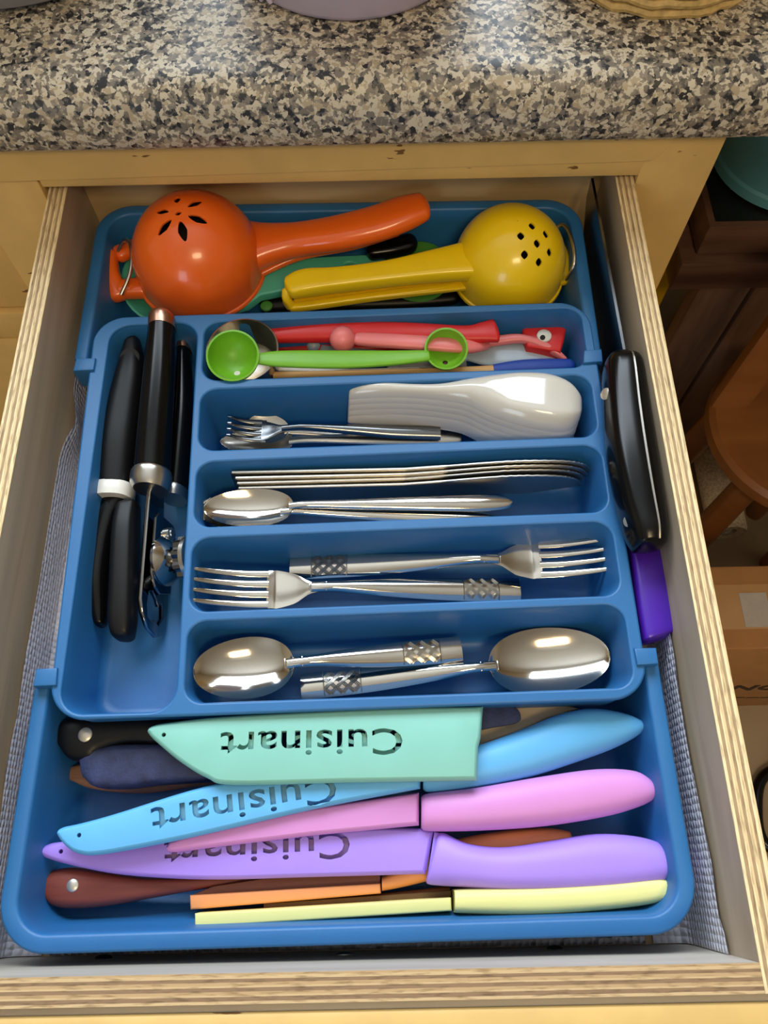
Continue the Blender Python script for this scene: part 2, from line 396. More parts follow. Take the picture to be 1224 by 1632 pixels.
def text_loops(txt, size, bold=0.0, shear=0.):
    """outlines of lettering as closed 2D loops"""
    cu = bpy.data.curves.new('t', 'FONT'); cu.body = txt; cu.size = size; cu.offset = bold; cu.resolution_u = 3; cu.shear = shear
    cu.space_character = 1.05
    ob = bpy.data.objects.new('t', cu); COL.objects.link(ob)
    dg = bpy.context.evaluated_depsgraph_get(); me = bpy.data.meshes.new_from_object(ob.evaluated_get(dg))
    bm = bmesh.new(); bm.from_mesh(me); bmesh.ops.remove_doubles(bm, verts=bm.verts, dist=1e-7)
    nx = {}
    for e in bm.edges:
        if len(e.link_faces) == 1:
            a, b = e.verts
            nx.setdefault(a.index, []).append(b.index); nx.setdefault(b.index, []).append(a.index)
    bm.verts.ensure_lookup_table(); seen = set(); loops = []
    for st in nx:
        if st in seen: continue
        lp = [st]; seen.add(st); cur = st
        while True:
            c = [q for q in nx[cur] if q not in seen]
            if not c: break
            cur = c[0]; seen.add(cur); lp.append(cur)
        if len(lp) > 2: loops.append([Vector(bm.verts[i].co[:2]) for i in lp])
    bm.free(); bpy.data.objects.remove(ob); bpy.data.curves.remove(cu); bpy.data.meshes.remove(me)
    return loops
def boolean(geo, cutters):
    def tmp(g):
        me = bpy.data.meshes.new('t'); me.from_pydata([tuple(p) for p in g[0]], [], g[1])
        bm = bmesh.new(); bm.from_mesh(me); bmesh.ops.recalc_face_normals(bm, faces=bm.faces); bm.to_mesh(me); bm.free()
        o = bpy.data.objects.new('t', me); COL.objects.link(o); return o
    a = tmp(geo); b = tmp(join(*cutters)); md = a.modifiers.new('b', 'BOOLEAN'); md.object = b; md.operation = 'DIFFERENCE'; md.solver = 'EXACT'
    dg = bpy.context.evaluated_depsgraph_get(); me = bpy.data.meshes.new_from_object(a.evaluated_get(dg))
    g = ([v.co.copy() for v in me.vertices], [tuple(p.vertices) for p in me.polygons])
    for o in (a, b): d = o.data; bpy.data.objects.remove(o); bpy.data.meshes.remove(d)
    bpy.data.meshes.remove(me)
    return g
def struct(name, geo, m, parent=None, label=None):
    o = mk(name, geo, m, parent, smooth=True, sharp=30); 
    if parent is None: o['kind'] = 'structure'
    if label: o['label'] = label
    return o
#@@STRUCTURE
# ------------------------------------------------------------------ the room
FL = -.72; CE = 1.66
struct('floor', box(-1.8, 2.0, -2.3, 1.25, FL - .05, FL), 'tile')
struct('ceiling', box(-1.8, 2.0, -2.3, 1.25, CE, CE + .05), 'ceil')
struct('wall_left', box(-1.85, -1.8, -2.3, 1.25, FL, CE), 'wall')
struct('wall_right', box(2.0, 2.05, -2.3, 1.25, FL, CE), 'wall')
struct('wall_back', join(box(-1.8, -1.0, 1.2, 1.25, FL, CE), box(.5, 2.0, 1.2, 1.25, FL, CE), box(-1.0, .5, 1.2, 1.25, FL, .50), box(-1.0, .5, 1.2, 1.25, 1.46, CE)), 'wall')
struct('wall_front', join(box(-1.8, -1.3, -2.3, -2.25, FL, CE), box(-.6, 2.0, -2.3, -2.25, FL, CE), box(-1.3, -.6, -2.3, -2.25, FL, .35), box(-1.3, -.6, -2.3, -2.25, 1.25, CE)), 'wall')
struct('window_2', join(box(-1.3, -1.26, -2.3, -2.23, .35, 1.25), box(-.64, -.6, -2.3, -2.23, .35, 1.25), box(-1.3, -.6, -2.3, -2.23, .35, .39), box(-1.3, -.6, -2.3, -2.23, 1.21, 1.25), box(-.97, -.93, -2.29, -2.24, .38, 1.22)), 'frame')
d1 = struct('added_reflection_door', box(-.1, .72, -2.249, -2.21, FL, 1.33, .004), 'darkwood')  # unseen dark door, added to give the steel something dark to reflect
struct('door_handle', lathe([(.0, .0), (.012, 0), (.012, .03), (.026, .034), (.028, .05), (.02, .062), (0, .064)], (.64, -2.21, .28), (0, 1, 0), 24), 'satin', d1)
for zz in (-.55, .15, .75):
    struct('door_panel', box(.02, .60, -2.209, -2.203, zz, zz + .5, .003), 'darkwood', d1)
struct('window_1', join(box(-1.0, -.95, 1.195, 1.25, .50, 1.46), box(.45, .5, 1.195, 1.25, .50, 1.46), box(-1.0, .5, 1.195, 1.25, .50, .55), box(-1.0, .5, 1.195, 1.25, 1.41, 1.46), box(-.27, -.23, 1.2, 1.24, .54, 1.42)), 'frame')
# counter top with a rolled front nose
cp = [(1.2, .140), (.432, .140), (.4165, .1355), (.4125, .140), (.4115, .150), (.4125, .163), (.4165, .173), (.424, .1785), (.434, .1805), (1.2, .1805)]
cg = []
for xx in (-1.2, 1.6): cg.append([Vector((xx, y, z)) for y, z in cp])
n = len(cp); cV = cg[0] + cg[1]
cFc = [(i, (i + 1) % n, (i + 1) % n + n, i + n) for i in range(n)] + [tuple(range(n)), tuple(range(n, 2 * n))[::-1]]
single('countertop', (cV, cFc), 'granite', 'speckled grey and cream laminate countertop with rolled front edge', 'countertop', kind='structure', sharp=50)
# cabinet
cab = thing('kitchen_cabinet', 'yellow painted wooden cabinet under the speckled countertop', 'cabinet', (0, .7, FL), kind='structure')
FY = .426
mk('side_panel', box(.216, .2275, FY + .019, 1.1, FL, .139), 'yellow', cab)
mk('side_panel', box(-.70, -.688, FY + .019, 1.1, FL, .139), 'yellow', cab)
mk('stile', box(.178, .2275, FY, FY + .019, FL, .139, .0012), 'yellow', cab)
mk('stile', box(-.282, -.230, FY, FY + .019, FL, .139, .0012), 'yellow', cab)
ro = [PY(-60, 236, FY - .003), PY(1076, 214, FY - .003), PY(1069, 230, FY - .003), PY(1050, 250, FY - .003), PY(1042, 255, FY - .003), PY(1019, 257, FY - .003), PY(15, 289, FY - .003), PY(-60, 291, FY - .003)]
def yprism(pts, y0, y1):
    V = [Vector((p.x, y0, p.z)) for p in pts] + [Vector((p.x, y1, p.z)) for p in pts]; n = len(pts)
    return V, [(i, (i + 1) % n, (i + 1) % n + n, i + n) for i in range(n)] + [tuple(range(n)), tuple(range(n, 2 * n))[::-1]]
for p in ro[:2]: p.z = .139
mk('rail', yprism(ro, FY - .003, FY + .019), 'yellow', cab, smooth=False)
mk('rail_lip', box(-.228, .178, FY - .0015, FY + .018, .0985, .112, .001), 'yellow', cab)
mk('drawer_divider', box(-.230, .178, FY, FY + .019, -.06, -.02), 'yellow', cab)
mk('door', box(-.226, .174, FY - .02, FY - .001, -.66, -.05, .002), 'yellow', cab)
# neighbouring fronts on the far left
mk('drawer_front', box(-.70, -.2845, FY + .006, FY + .02, -.036, .139, .002), 'yellow', cab)
mk('rail', box(-.70, -.2835, FY + .001, FY + .02, -.070, -.0375, .001), 'yellow', cab)
mk('door', box(-.70, -.2845, FY + .004, FY + .02, -.66, -.076, .002), 'yellow', cab)
mk('inner_shelf', box(-.686, .215, FY + .02, 1.1, -.075, -.062), 'ply_back', cab)
# ------------------------------------------------------------------ the open drawer
dr = thing('drawer', 'open plywood kitchen drawer holding the blue cutlery tray', 'drawer', (-.025, .2, -.012))
DT = .092
def side(x0, x1, m, inner):
    b_ = mk('side_panel', box(x0, x1, -.056, .462, -.012, DT - .0006), 'ply_face', dr, smooth=False)
    mk('edge_plies', box(x0, x1, -.056, .462, DT - .0006, DT, 0), m, b_, smooth=False)
side(-.227, -.2145, 'plyL', 1); side(.1645, .177, 'plyR', -1)
fp = mk('front_panel', box(-.2144, .1644, -.056, -.044, -.012, DT - .0006), 'ply_face_x', dr, smooth=False)
mk('edge_plies', box(-.2144, .1644, -.056, -.044, DT - .0006, DT), 'plyF', fp, smooth=False)
mk('back_panel', box(-.2144, .1644, .455, .462, -.012, .086), 'ply_back', dr, smooth=False)
mk('bottom_panel', box(-.2144, .1644, -.0439, .4549, -.008, -.0005), 'ply_back', dr, smooth=False)
mk('face_panel', box(-.26, .21, -.0785, -.0595, -.04, .0905, .002), 'yellow', dr)
mk('spacer', box(-.22, .172, -.0594, -.0561, -.01, .088), 'ply_face_x', dr, smooth=False)
for (x, y), m, r in (((165, 1527), 'greydark', .0045), ((549, 1521), 'satin', .0045), ((884, 1512), 'greydark', .0042)):  # one steel screw; two near-black discs paint the shade of empty holes
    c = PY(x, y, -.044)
    s_ = mk('screw_and_hole_shade', lathe([(r, 0), (r, .0004), (r * .8, .0012), (r * .3, .0016), (0, .0017)], c, (0, 1, 0), 20), m, dr)
# liner: sheet on the floor that climbs the two sides with wavy edges
def liner_side(xin, sgn, yr, hts):
    V = []; Fc = []; ny = 60
    for i in range(ny + 1):
        y = yr[0] + (yr[1] - yr[0]) * i / ny; h, bow = hts(y)
        col = [(xin - sgn * .02, .0012), (xin - sgn * .006, .0014), (xin - sgn * .002, .004)]
        for j in range(1, 9): col.append((xin - sgn * (.0012 + bow * math.sin(math.pi / 2 * j / 8) ** 2), .004 + (h - .004) * j / 8))
        V += [Vector((x, y, z)) for x, z in col]
        if i:
            a = (i - 1) * 11; b = i * 11
            Fc += [(a + q, a + q + 1, b + q + 1, b + q) for q in range(10)]
    return V, Fc
def interp(tab, y):
    tab = sorted(tab)
    if y <= tab[0][0]: return tab[0][1]
    for (a, h0), (b, h1) in zip(tab, tab[1:]):
        if y <= b: return h0 + (h1 - h0) * (y - a) / (b - a)
    return tab[-1][1]
tR = [(p.y, p.z) for p in (PX(x, y, .1633) for x, y in ((1160, 1500), (1157, 1490), (1145, 1450), (1137, 1380), (1120, 1300), (1100, 1200), (1083, 1100), (1074, 1030)))] + [(.2, .040), (.46, .040)]
def hR(y): return min(.075, interp(tR, y)), .0006
tL = [(p.y, p.z) for p in (PX(x, y, -.2125) for x, y in ((-20, 1400), (0, 1310), (12, 1207), (29, 1133), (38, 1060), (62, 930), (86, 780), (101, 690), (116, 640), (118, 600), (122, 575), (140, 475), (160, 370)))]
def hL(y):
    return max(.02, min(.075, interp(tL, y))), .0008 + .006 * math.exp(-((y - .275) / .014) ** 2)
single('drawer_liner', join(liner_side(.1645, 1, (-.0435, .4545), hR), liner_side(-.2145, -1, (-.0435, .4545), hL),
       box(-.19, .14, -.0435, .4545, .0004, .0014)), 'liner', 'pale bumpy non-slip liner sheet lining the drawer floor and sides', 'drawer liner', sharp=180)
#@@TRAY
# ------------------------------------------------------------------ blue cutlery tray
tray = thing('cutlery_tray', 'blue plastic expanding cutlery tray with eight compartments in the drawer', 'cutlery tray', (-.025, .2, .0015))
RZ = .055; MZ = .060
def sweep_open(path, prof):
    """path: 2D points of the outer rim (inside on the left hand); prof: (inset, z)"""
    pts = [Vector(p[:2]) for p in path]; nn = []
    for i in range(len(pts)):
        a = pts[max(i - 1, 0)]; b = pts[min(i + 1, len(pts) - 1)]; d = (b - a).normalized(); nn.append(Vector((-d.y, d.x)))
    R = [[Vector((p.x + q.x * ins, p.y + q.y * ins, z)) for ins, z in prof] for p, q in zip(pts, nn)]
    return R
prof = [(.0035, .002), (.0006, .030), (0, .047), (0, RZ - .0012), (.0004, RZ - .0004), (.0014, RZ), (.0070, RZ), (.0082, RZ - .0005), (.0088, RZ - .0018), (.0095, .045), (.0135, .018), (.0165, .0085), (.0195, .0055), (.024, .0042)]
def arc(a, c, b, r, seg=9):
    q = rquad_corner(Vector(a[:2]), Vector(c[:2]), Vector(b[:2]), r, seg); return q
def rquad_corner(a, p, b, r, seg):
    d1 = (a - p).normalized(); d2 = (b - p).normalized(); ang = d1.angle(d2)
    t = r / math.tan(ang / 2); cen = p + (d1 + d2).normalized() * (r / math.sin(ang / 2))
    s0 = p + d1 * t - cen; s1 = p + d2 * t - cen; a0 = math.atan2(s0.y, s0.x); da = (math.atan2(s1.y, s1.x) - a0 + math.pi) % (2 * math.pi) - math.pi
    return [cen + Vector((math.cos(a0 + da * j / seg), math.sin(a0 + da * j / seg))) * r for j in range(seg + 1)]
def open_section(name, A, B, C, D, r, under):
    path = [A] + rquad_corner(A, B, C, r, 12) + rquad_corner(B, C, D, r, 12) + [D]
    # subdivide straight runs so the sweep stays even
    R = sweep_open(path, prof); np_ = len(prof)
    V = [p for q in R for p in q]; Fc = []
    for i in range(len(R) - 1):
        Fc += [(i * np_ + j, i * np_ + j + 1, (i + 1) * np_ + j + 1, (i + 1) * np_ + j) for j in range(np_ - 1)]
    Fc += [tuple(range(np_)), tuple((len(R) - 1) * np_ + j for j in range(np_))[::-1]]
    o = mk(name, (V, Fc), 'blue', tray, sharp=50)
    inner = [q[-1] for q in R]
    fl = [Vector((p.x, p.y, .0042)) for p in inner] + [Vector((inner[-1].x, inner[-1].y + under, .0042)), Vector((inner[0].x, inner[0].y + under, .0042))]
    mk('section_floor', prism(fl, .0016, .0043, 0), 'blue', o, smooth=False)
    return o
v2 = lambda x, y, z: Vector(P(x, y, z)[:2])
# front section, walked counter-clockwise so the inside lies on the left
fA = v2(59, 1066, RZ); fD = v2(1046, 1034, RZ)
fB = Vector((-.1985, -.0385)); fC = Vector((.1545, -.0350))
fs = open_section('front_section', fA, fB, fC, fD, .026, .05)
rA = v2(958, 560, RZ); rD = v2(118, 572, RZ); rB = Vector((.1495, .4490)); rC = Vector((-.2075, .4515))
rs = open_section('rear_section', rA, rB, rC, rD, .026, -.05)
# clip tabs that lap over the middle section
def tab(px, par):
    pts = [v2(x, y, MZ + .002) for x, y in px]
    mk('clip_tab', prism(pts, RZ - .012, MZ + .002, .0008), 'blue', par)
tab([(57, 1066), (91, 1064), (89, 1092), (52, 1094)], fs); tab([(1011, 1033), (1046, 1032), (1050, 1058), (1016, 1060)], fs)
tab([(121, 571), (152, 570), (149, 589), (116, 591)], rs); tab([(931, 558), (959, 556), (961, 576), (930, 578)], rs)
# middle section
def q4(l): return [v2(x, y, MZ) for x, y in l]
mo = rquad(q4([(152, 506), (937, 480), (1038, 1113), (74, 1149)]), .021, 10)
holes = [q4([(177, 519), (315, 513), (279, 1134), (92, 1139)])]
def lx(y): return 327 + (293 - 327) * (y - 512) / (1120 - 512)
def rx(y): return 925 + (1011 - 925) * (y - 495) / (1090 - 495)
for t0, t1, b0, b1 in ((514, 490, 606, 584), (621, 597, 718, 695), (737, 709, 840, 815), (858, 831, 975, 948), (991, 963, 1121, 1095)):
    holes.append(q4([(lx(t0), t0), (rx(t1), t1), (rx(b1), b1), (lx(b0), b0)]))
hr = [rquad(h, .0105 if i else .014, 7) for i, h in enumerate(holes)]
mid = mk('middle_section', curve_plate([mo] + hr, MZ - .004, MZ, .0013), 'blue', tray, sharp=60)
def pocket(h, r, fz):
    lay = [(0, MZ - .0018), (.0006, MZ - .004)]
    lay += [(.0006 + (.0042) * j / 5, MZ - .004 - (MZ - .004 - fz - .006) * j / 5) for j in range(1, 6)]
    lay += [(.0048 + .006 * (1 - math.cos(q)), fz + .006 * (1 - math.sin(q))) for q in (.4, .8, 1.2, math.pi / 2)]
    h = ccw(h); R = []
    for d, z in lay:
        c4 = inset_poly(h, d); R.append([Vector((p.x, p.y, z)) for p in rquad(c4, max(.004, r - d * .35), 7)])
    V, Fc = rings(R, cap=False); n = len(R[0]); Fc.append(tuple((len(R) - 1) * n + j for j in range(n)))
    return V, Fc
FZ = .014
for i, h in enumerate(holes):
    o = mk('compartment', pocket(h, .0105 if i else .014, FZ), 'blue', mid, sharp=60)
mc = ccw(mo)
sk = [[Vector((p.x, p.y, z)) for p in inset_poly(mc, d)] for d, z in ((.0012, MZ - .002), (.0015, .045), (.0035, .0115))]
mk('skirt', rings(sk, cap=False), 'blue', mid, sharp=60)
#@@ITEMS
# ------------------------------------------------------------------ squeezers in the rear compartment
def hollow_dome(c, r, t, rim, n=64):
    """bulb standing dome-up: outer and inner wall, open at the rim"""
    pr = []
    for i in range(19):
        q = math.pi / 2 * i / 18; pr.append((r * math.cos(q), r * math.sin(q)))
    pr = [(r * 1.0, -rim)] + pr
    pi = [((r - t) * math.cos(math.pi / 2 * i / 18), (r - t) * math.sin(math.pi / 2 * i / 18)) for i in range(18, -1, -1)] + [(r - t, -rim)]
    full = pr[:-1] + [(.0004, r)] + [(.0004, r - t)] + pi[1:]
    V, Fc = lathe(full, c, Z, n, cap=False); m = len(full)
    Fc += [(j, (j + 1) % n, (m - 1) * n + (j + 1) % n, (m - 1) * n + j) for j in range(n)]
    return V, Fc
def slot(c, nrm, dirv, a, b, depth=.012):
    nrm = nrm.normalized(); d = (dirv - nrm * dirv.dot(nrm)).normalized(); e = nrm.cross(d)
    pts = [(a * math.cos(2 * math.pi * i / 16), b * math.sin(2 * math.pi * i / 16) * (1 - .35 * abs(math.cos(2 * math.pi * i / 16)))) for i in range(16)]
    return rings([[c + nrm * h + d * x + e * y for x, y in pts] for h in (-depth, .004)])
def on_sphere(px, py, c, r):
    d = ray(px, py).normalized(); o = CAM - c; b = o.dot(d); q = b * b - o.dot(o) + r * r
    return CAM + d * (-b - math.sqrt(max(q, 0)))
# orange
oc = P(315, 410, .046); orad = .0465
osq = thing('citrus_squeezer', 'large orange enamel citrus squeezer with petal-shaped drain slots', 'squeezer', (oc.x, oc.y, .02))
cut = []
ctr = on_sphere(284, 340, oc, orad)
for x, y, a, b in ((282, 318, .0030, .0020), (311, 324, .0048, .0020), (258, 337, .0043, .0018), (315, 349, .0052, .0022), (262, 362, .0054, .0022), (291, 368, .0056, .0025)):
    p = on_sphere(x, y, oc, orad); cut.append(slot(p, p - oc, p - ctr, a * 1.3, b * 1.3))
cut.append(slot(ctr, ctr - oc, Vector((1, .3, 0)), .0024, .0017))
dome = mk('bowl', boolean(hollow_dome(oc, orad, .0014, .012), cut), 'orange', osq, sharp=35)
mk('bowl_rim', lathe([(orad - .001, -.006), (orad + .001, -.006), (orad + .0016, -.0045), (orad + .001, -.003), (orad - .001, -.002)], oc - Z * .010, Z, 48, cap=False), 'orange', osq)
mk('shaded_pressing_cup', lathe([(0, -.004), (orad - .008, -.004), (orad - .006, .004), (orad - .012, .018), (.016, .026), (0, .028)], oc - Z * .003, Z, 32), 'greydark', osq)  # near-black colour stands in for the shade inside the bowl
def hl(st, e=2.6, n=22, k=6):
    """stations (px, py, z, half width, half height)"""
    S_ = cat(st, k); pts = [P(a, b, c) for a, b, c, _, _ in S_]; out = []
    for i, (q, s_) in enumerate(zip(pts, S_)):
        d = (pts[min(i + 1, len(pts) - 1)] - pts[max(i - 1, 0)]).normalized(); nn = Z.cross(d).normalized(); u = d.cross(nn)
        out.append((q, nn * s_[3], u * s_[4]))
    def rnd(o, s, depth):
        c, a, b = o; d = (c - s[0]).normalized()
        return [(c + d * depth * math.sin(t), a * max(.05, math.cos(t)), b * max(.05, math.cos(t))) for t in (.4, .8, 1.15, 1.4)]
    return loft(rnd(out[0], out[1], min(st[0][3:5]) * .8)[::-1] + out + rnd(out[-1], out[-2], min(st[-1][3:5]) * .8), n, e)
mk('handle', hl([(352, 408, .040, .036, .010), (385, 398, .044, .027, .011), (412, 392, .047, .0195, .011), (440, 387, .049, .0155, .010), (480, 381, .051, .013, .0095), (540, 371, .056, .0135, .009), (600, 356, .060, .0140, .0085), (645, 340, .063, .0135, .0085), (672, 330, .065, .0115, .007)]), 'orange', osq)
mk('lower_handle', hl([(350, 425, .030, .038, .004), (385, 415, .032, .028, .004), (420, 408, .034, .018, .004), (480, 394, .038, .0115, .004), (560, 378, .045, .0115, .004), (630, 357, .052, .011, .004)]), 'orange', osq)
hg = mk('hinge', hl([(172, 408, .040, .007, .006), (178, 440, .036, .0065, .007), (190, 470, .033, .0075, .006)], k=4), 'orange', osq)
mk('hinge_arm', hl([(190, 405, .038, .007, .005), (225, 390, .036, .006, .005)], k=3), 'orange', osq)
mk('hinge_arm', hl([(192, 462, .034, .007, .006), (236, 458, .032, .009, .006)], k=3), 'orange', osq)
mk('hinge_pin', tube(cat([tuple(P(188, 401, .042)), tuple(P(198, 383, .050)), tuple(P(207, 387, .054)), tuple(P(210, 412, .052)), tuple(P(206, 440, .048)), tuple(P(193, 470, .042))], 5), .0014), 'satin', osq)
# yellow
yc = P(812, 417, .042); yr = .0405
ysq = thing('citrus_squeezer', 'smaller yellow enamel citrus squeezer with seven round drain holes', 'squeezer', (yc.x, yc.y, .02))
cut = []
for x, y in ((848, 360), (870, 373), (830, 376), (856, 388), (876, 402), (836, 406), (859, 418)):
    p = on_sphere(x, y, yc, yr); cut.append(slot(p, p - yc, Vector((1, 0, 0)), .0025, .0030, .010))
mk('bowl', boolean(hollow_dome(yc, yr, .0014, .010), cut), 'yenam', ysq, sharp=35)
mk('shaded_pressing_cup', lathe([(0, -.004), (yr - .008, -.004), (yr - .006, .004), (yr - .012, .016), (.014, .022), (0, .024)], yc - Z * .003, Z, 32), 'greydark', ysq)  # inner cup again has the bowl's shade put into its colour
mk('bowl_rim', lathe([(yr - .001, -.006), (yr + .001, -.006), (yr + .0014, -.0045), (yr + .001, -.003), (yr - .001, -.002)], yc - Z * .008, Z, 48, cap=False), 'yenam', ysq)
mk('handle', hl([(800, 408, .052, .0165, .007), (770, 413, .053, .0158, .007), (700, 423, .054, .0120, .0065), (620, 436, .055, .0088, .006), (540, 446, .055, .0084, .006), (488, 451, .056, .0096, .006), (464, 458, .056, .0080, .005)], e=5, k=5), 'yenam', ysq)
lowst = [(770, 468, .032, .003, .003), (744, 459, .036, .0030, .003), (735, 456, .038, .0030, .003), (700, 460, .039, .0030, .003), (600, 472, .040, .0030, .003), (500, 486, .041, .0030, .003), (466, 490, .041, .0030, .003)]
mk('lower_handle', hl(lowst, e=4, k=4), 'yenam', ysq)
mk('lower_handle_web', hl([(740, 444, .040, .010, .0015), (600, 460, .041, .009, .0015), (470, 474, .042, .009, .0015)], e=6, k=3), 'yenam', ysq)
mk('handle_end', hl([(459, 464, .049, .0035, .007), (458, 478, .045, .0035, .006), (464, 489, .041, .003, .004)], e=3, k=4), 'yenam', ysq)
mk('hinge', hl([(880, 390, .040, .008, .006), (893, 418, .037, .007, .008), (897, 440, .034, .006, .006)], k=4), 'yenam', ysq)
mk('hinge_arm', hl([(882, 448, .034, .004, .004), (902, 444, .034, .0045, .004)], k=3), 'yenam', ysq)
mk('hinge_pin', tube(cat([tuple(P(886, 364, .056)), tuple(P(897, 358, .060)), tuple(P(908, 372, .061)), tuple(P(915, 400, .060)), tuple(P(914, 424, .056)), tuple(P(902, 446, .044))], 5), .0013), 'satin', ysq)
# teal squeezer underneath
tc_ = P(318, 455, .017)
tsq = thing('citrus_squeezer', 'teal squeezer lying flat underneath the orange squeezer', 'squeezer', (tc_.x, tc_.y, .006))
mk('bowl', lathe([(.010, -.010), (.030, -.008), (.042, .000), (.0475, .008), (.0485, .010), (.047, .0105), (.044, .008), (.036, .000), (.02, -.004), (0, -.005)], P(300, 452, .017), Z, 44, cap=False), 'teal', tsq)
th = [P(*q, .031) for q in [(360, 450), (395, 440), (430, 420), (470, 411), (540, 407), (590, 405), (612, 409), (617, 418), (612, 428), (560, 436), (500, 446), (450, 463), (415, 470), (395, 485), (370, 492)]]
hole = [P(557 + 9 * math.cos(q * .5236), 423 + 5.5 * math.sin(q * .5236), .031) for q in range(12)]
mk('handle', curve_plate([th, hole], .023, .0312, .0015), 'teal', tsq)
# dark things at the bottom
def single_px(name, st, m, label, cat_, **k):
    return single(name, loft_px(st, **k), m, label, cat_)
single_px('black_spatula', [(420, 470, 425, 498, .0135, .006), (520, 468, 525, 497, .0135, .007), (640, 462, 645, 492, .0135, .006), (720, 455, 724, 484, .0135, .005)], 'matteblack', 'matte black utensil handle on the tray floor below the yellow squeezer', 'utensil', round0=.004, round1=.006)
single('round_button', lathe([(.0045, 0), (.0045, .0014), (.0035, .002), (0, .002)], P(425, 489, .0215), Z, 20), 'dgreen', 'small dark green round button beside the teal squeezer bowl', 'button')
single_px('black_peeler', [(590, 394, 596, 412, .036, .0055), (622, 384, 628, 408, .036, .006), (648, 376, 655, 402, .036, .006)], 'dark', 'glossy black rounded utensil handle tucked under the orange handle', 'utensil', round0=.004, round1=.007)
single('green_disc', lathe([(.0, 0), (.0245, 0), (.026, .0015), (.0245, .003), (0, .0035)], P(667, 434, .027), Vector((0, -.15, 1)), 40), 'dgreen', 'dark green plastic disc lying behind the yellow squeezer handle', 'disc')
# ------------------------------------------------------------------ left compartment: peeler and can opener
sc = thing('ice_cream_scoop', 'black handled kitchen tool with white collar beside the can opener', 'kitchen tool', P(170, 780, .018))
mk('handle', loft_px([(198, 556, 224, 548, .046, .008), (186, 600, 232, 596, .044, .012), (170, 660, 226, 660, .042, .013), (160, 715, 220, 715, .040, .0135), (154, 778, 212, 778, .038, .012)], round0=.006), 'matteblack', sc)
mk('hang_hole_shade', lathe([(.005, 0), (.0065, .0006), (.005, .0012)], P(207, 570, .053), Vector((.1, -.25, 1)), 24), 'greydark', sc)  # solid near-black disc; the hole's shade is only its colour
mk('collar', loft_px([(151, 776, 214, 776, .038, .012), (149, 784, 214, 784, .038, .0128), (150, 798, 212, 798, .038, .0125)], k=2), 'white', sc)
mk('head', loft_px([(165, 796, 205, 796, .036, .008), (146, 830, 192, 828, .035, .009), (136, 880, 182, 876, .033, .010), (133, 930, 176, 926, .032, .010), (140, 975, 174, 972, .030, .008), (150, 992, 170, 990, .030, .006)], round1=.004), 'dark', sc)
co = thing('can_opener', 'manual can opener with glossy black handles and chrome cutting wheel', 'can opener', P(240, 800, .018))
h1 = [(237, 520, 279, 520, .062, .0095), (228, 600, 278, 600, .058, .0105), (220, 680, 274, 680, .054, .0115), (213, 756, 271, 756, .050, .0125)]
hd = mk('handle', loft_px(h1, e=2.), 'dark', co)
mk('end_cap', loft_px([(240, 503, 277, 503, .063, .0088), (237, 508, 279, 508, .063, .0094), (236, 524, 280, 524, .062, .0096)], e=2., k=2), 'copper', hd)
mk('ring', loft_px([(212, 752, 272, 752, .050, .0128), (209, 757, 274, 757, .050, .0135), (208, 772, 272, 774, .049, .0135), (213, 780, 268, 783, .049, .012)], e=2., k=2), 'satin', hd)
h2 = [(283, 560, 304, 560, .034, .009), (276, 640, 308, 640, .032, .010), (270, 710, 305, 710, .030, .0105), (263, 784, 300, 784, .028, .011)]
hd2 = mk('handle', loft_px(h2, e=2.), 'dark', co)
mk('end_cap', loft_px([(284, 545, 303, 545, .035, .0085), (282, 552, 305, 552, .035, .009), (281, 562, 306, 562, .034, .0092)], e=2., k=2), 'copper', hd2)
mk('ring', loft_px([(262, 780, 300, 780, .028, .0112), (259, 785, 300, 785, .028, .0118), (259, 797, 297, 797, .028, .0115)], e=2., k=2), 'satin', hd2)
# slanting side plate (bright edge up on the left) with a bottle opener cut-out
pa = P(237, 770, .047); pb = P(219, 985, .045); pe = P(262, 985, .0165)
pd = (pb - pa).normalized(); ps = (pe - pb); ps = (ps - pd * ps.dot(pd)).normalized(); pn = pd.cross(ps).normalized()
if pn.x < 0: pn = -pn
PL = (pb - pa).length
def plate(pts, th, off=0., holes=()):
    g = curve_plate([pts] + list(holes), -th / 2, th / 2, th * .3)
    return [pa + pd * v.x + ps * v.y + pn * (v.z + off) for v in g[0]], g[1]
Wp = (pe - pb).length
out = [(-.01, 0), (PL - .012, 0), (PL - .004, .003), (PL + .004, .010), (PL + .0075, .020), (PL + .006, Wp - .004), (PL, Wp), (PL * .55, Wp), (PL * .5, Wp - .006), (PL * .3, .020), (-.01, .016)]
ho = [(PL - .018, .008), (PL - .020, .012), (PL - .016, .017), (PL - .012, .020), (PL - .015, .024), (PL - .006, .025), (PL - .0005, .021), (PL - .003, .017), (PL - .001, .014), (PL - .003, .009), (PL - .010, .007)]
mk('side_plate', plate(out, .0032, 0, [ho]), 'chrome', co, sharp=30)
o2 = [(.020, .004), (.024, .001), (.060, .001), (.068, .006), (.071, .012), (.068, .024), (.03, .026), (.022, .022)]
mk('gear_plate', plate(o2, .002, .006), 'chrome', co, sharp=30)
kc = P(246, 882, .040)
ax = pn.normalized()
mk('rivet', lathe([(.0042, 0), (.0042, .002), (.003, .0026), (.003, .0036), (0, .0038)], pa + pd * .030 + ps * .016 + pn * .007, ax, 20), 'satin', co)
wc = pa + pd * .049 + ps * .014
mk('cutting_wheel', lathe([(.003, .005), (.0155, .006), (.0160, .0080), (.012, .013), (.007, .016), (.007, .018)], wc, ax, 32), 'steel', co)
tg = []
for i in range(20):
    q = 2 * math.pi * i / 20
    for rr in (.0112, .0112, .0098, .0098): pass
teeth = [(.0138 if (i // 2) % 2 else .0118) for i in range(40)]
sx = ax.cross(pd).normalized()
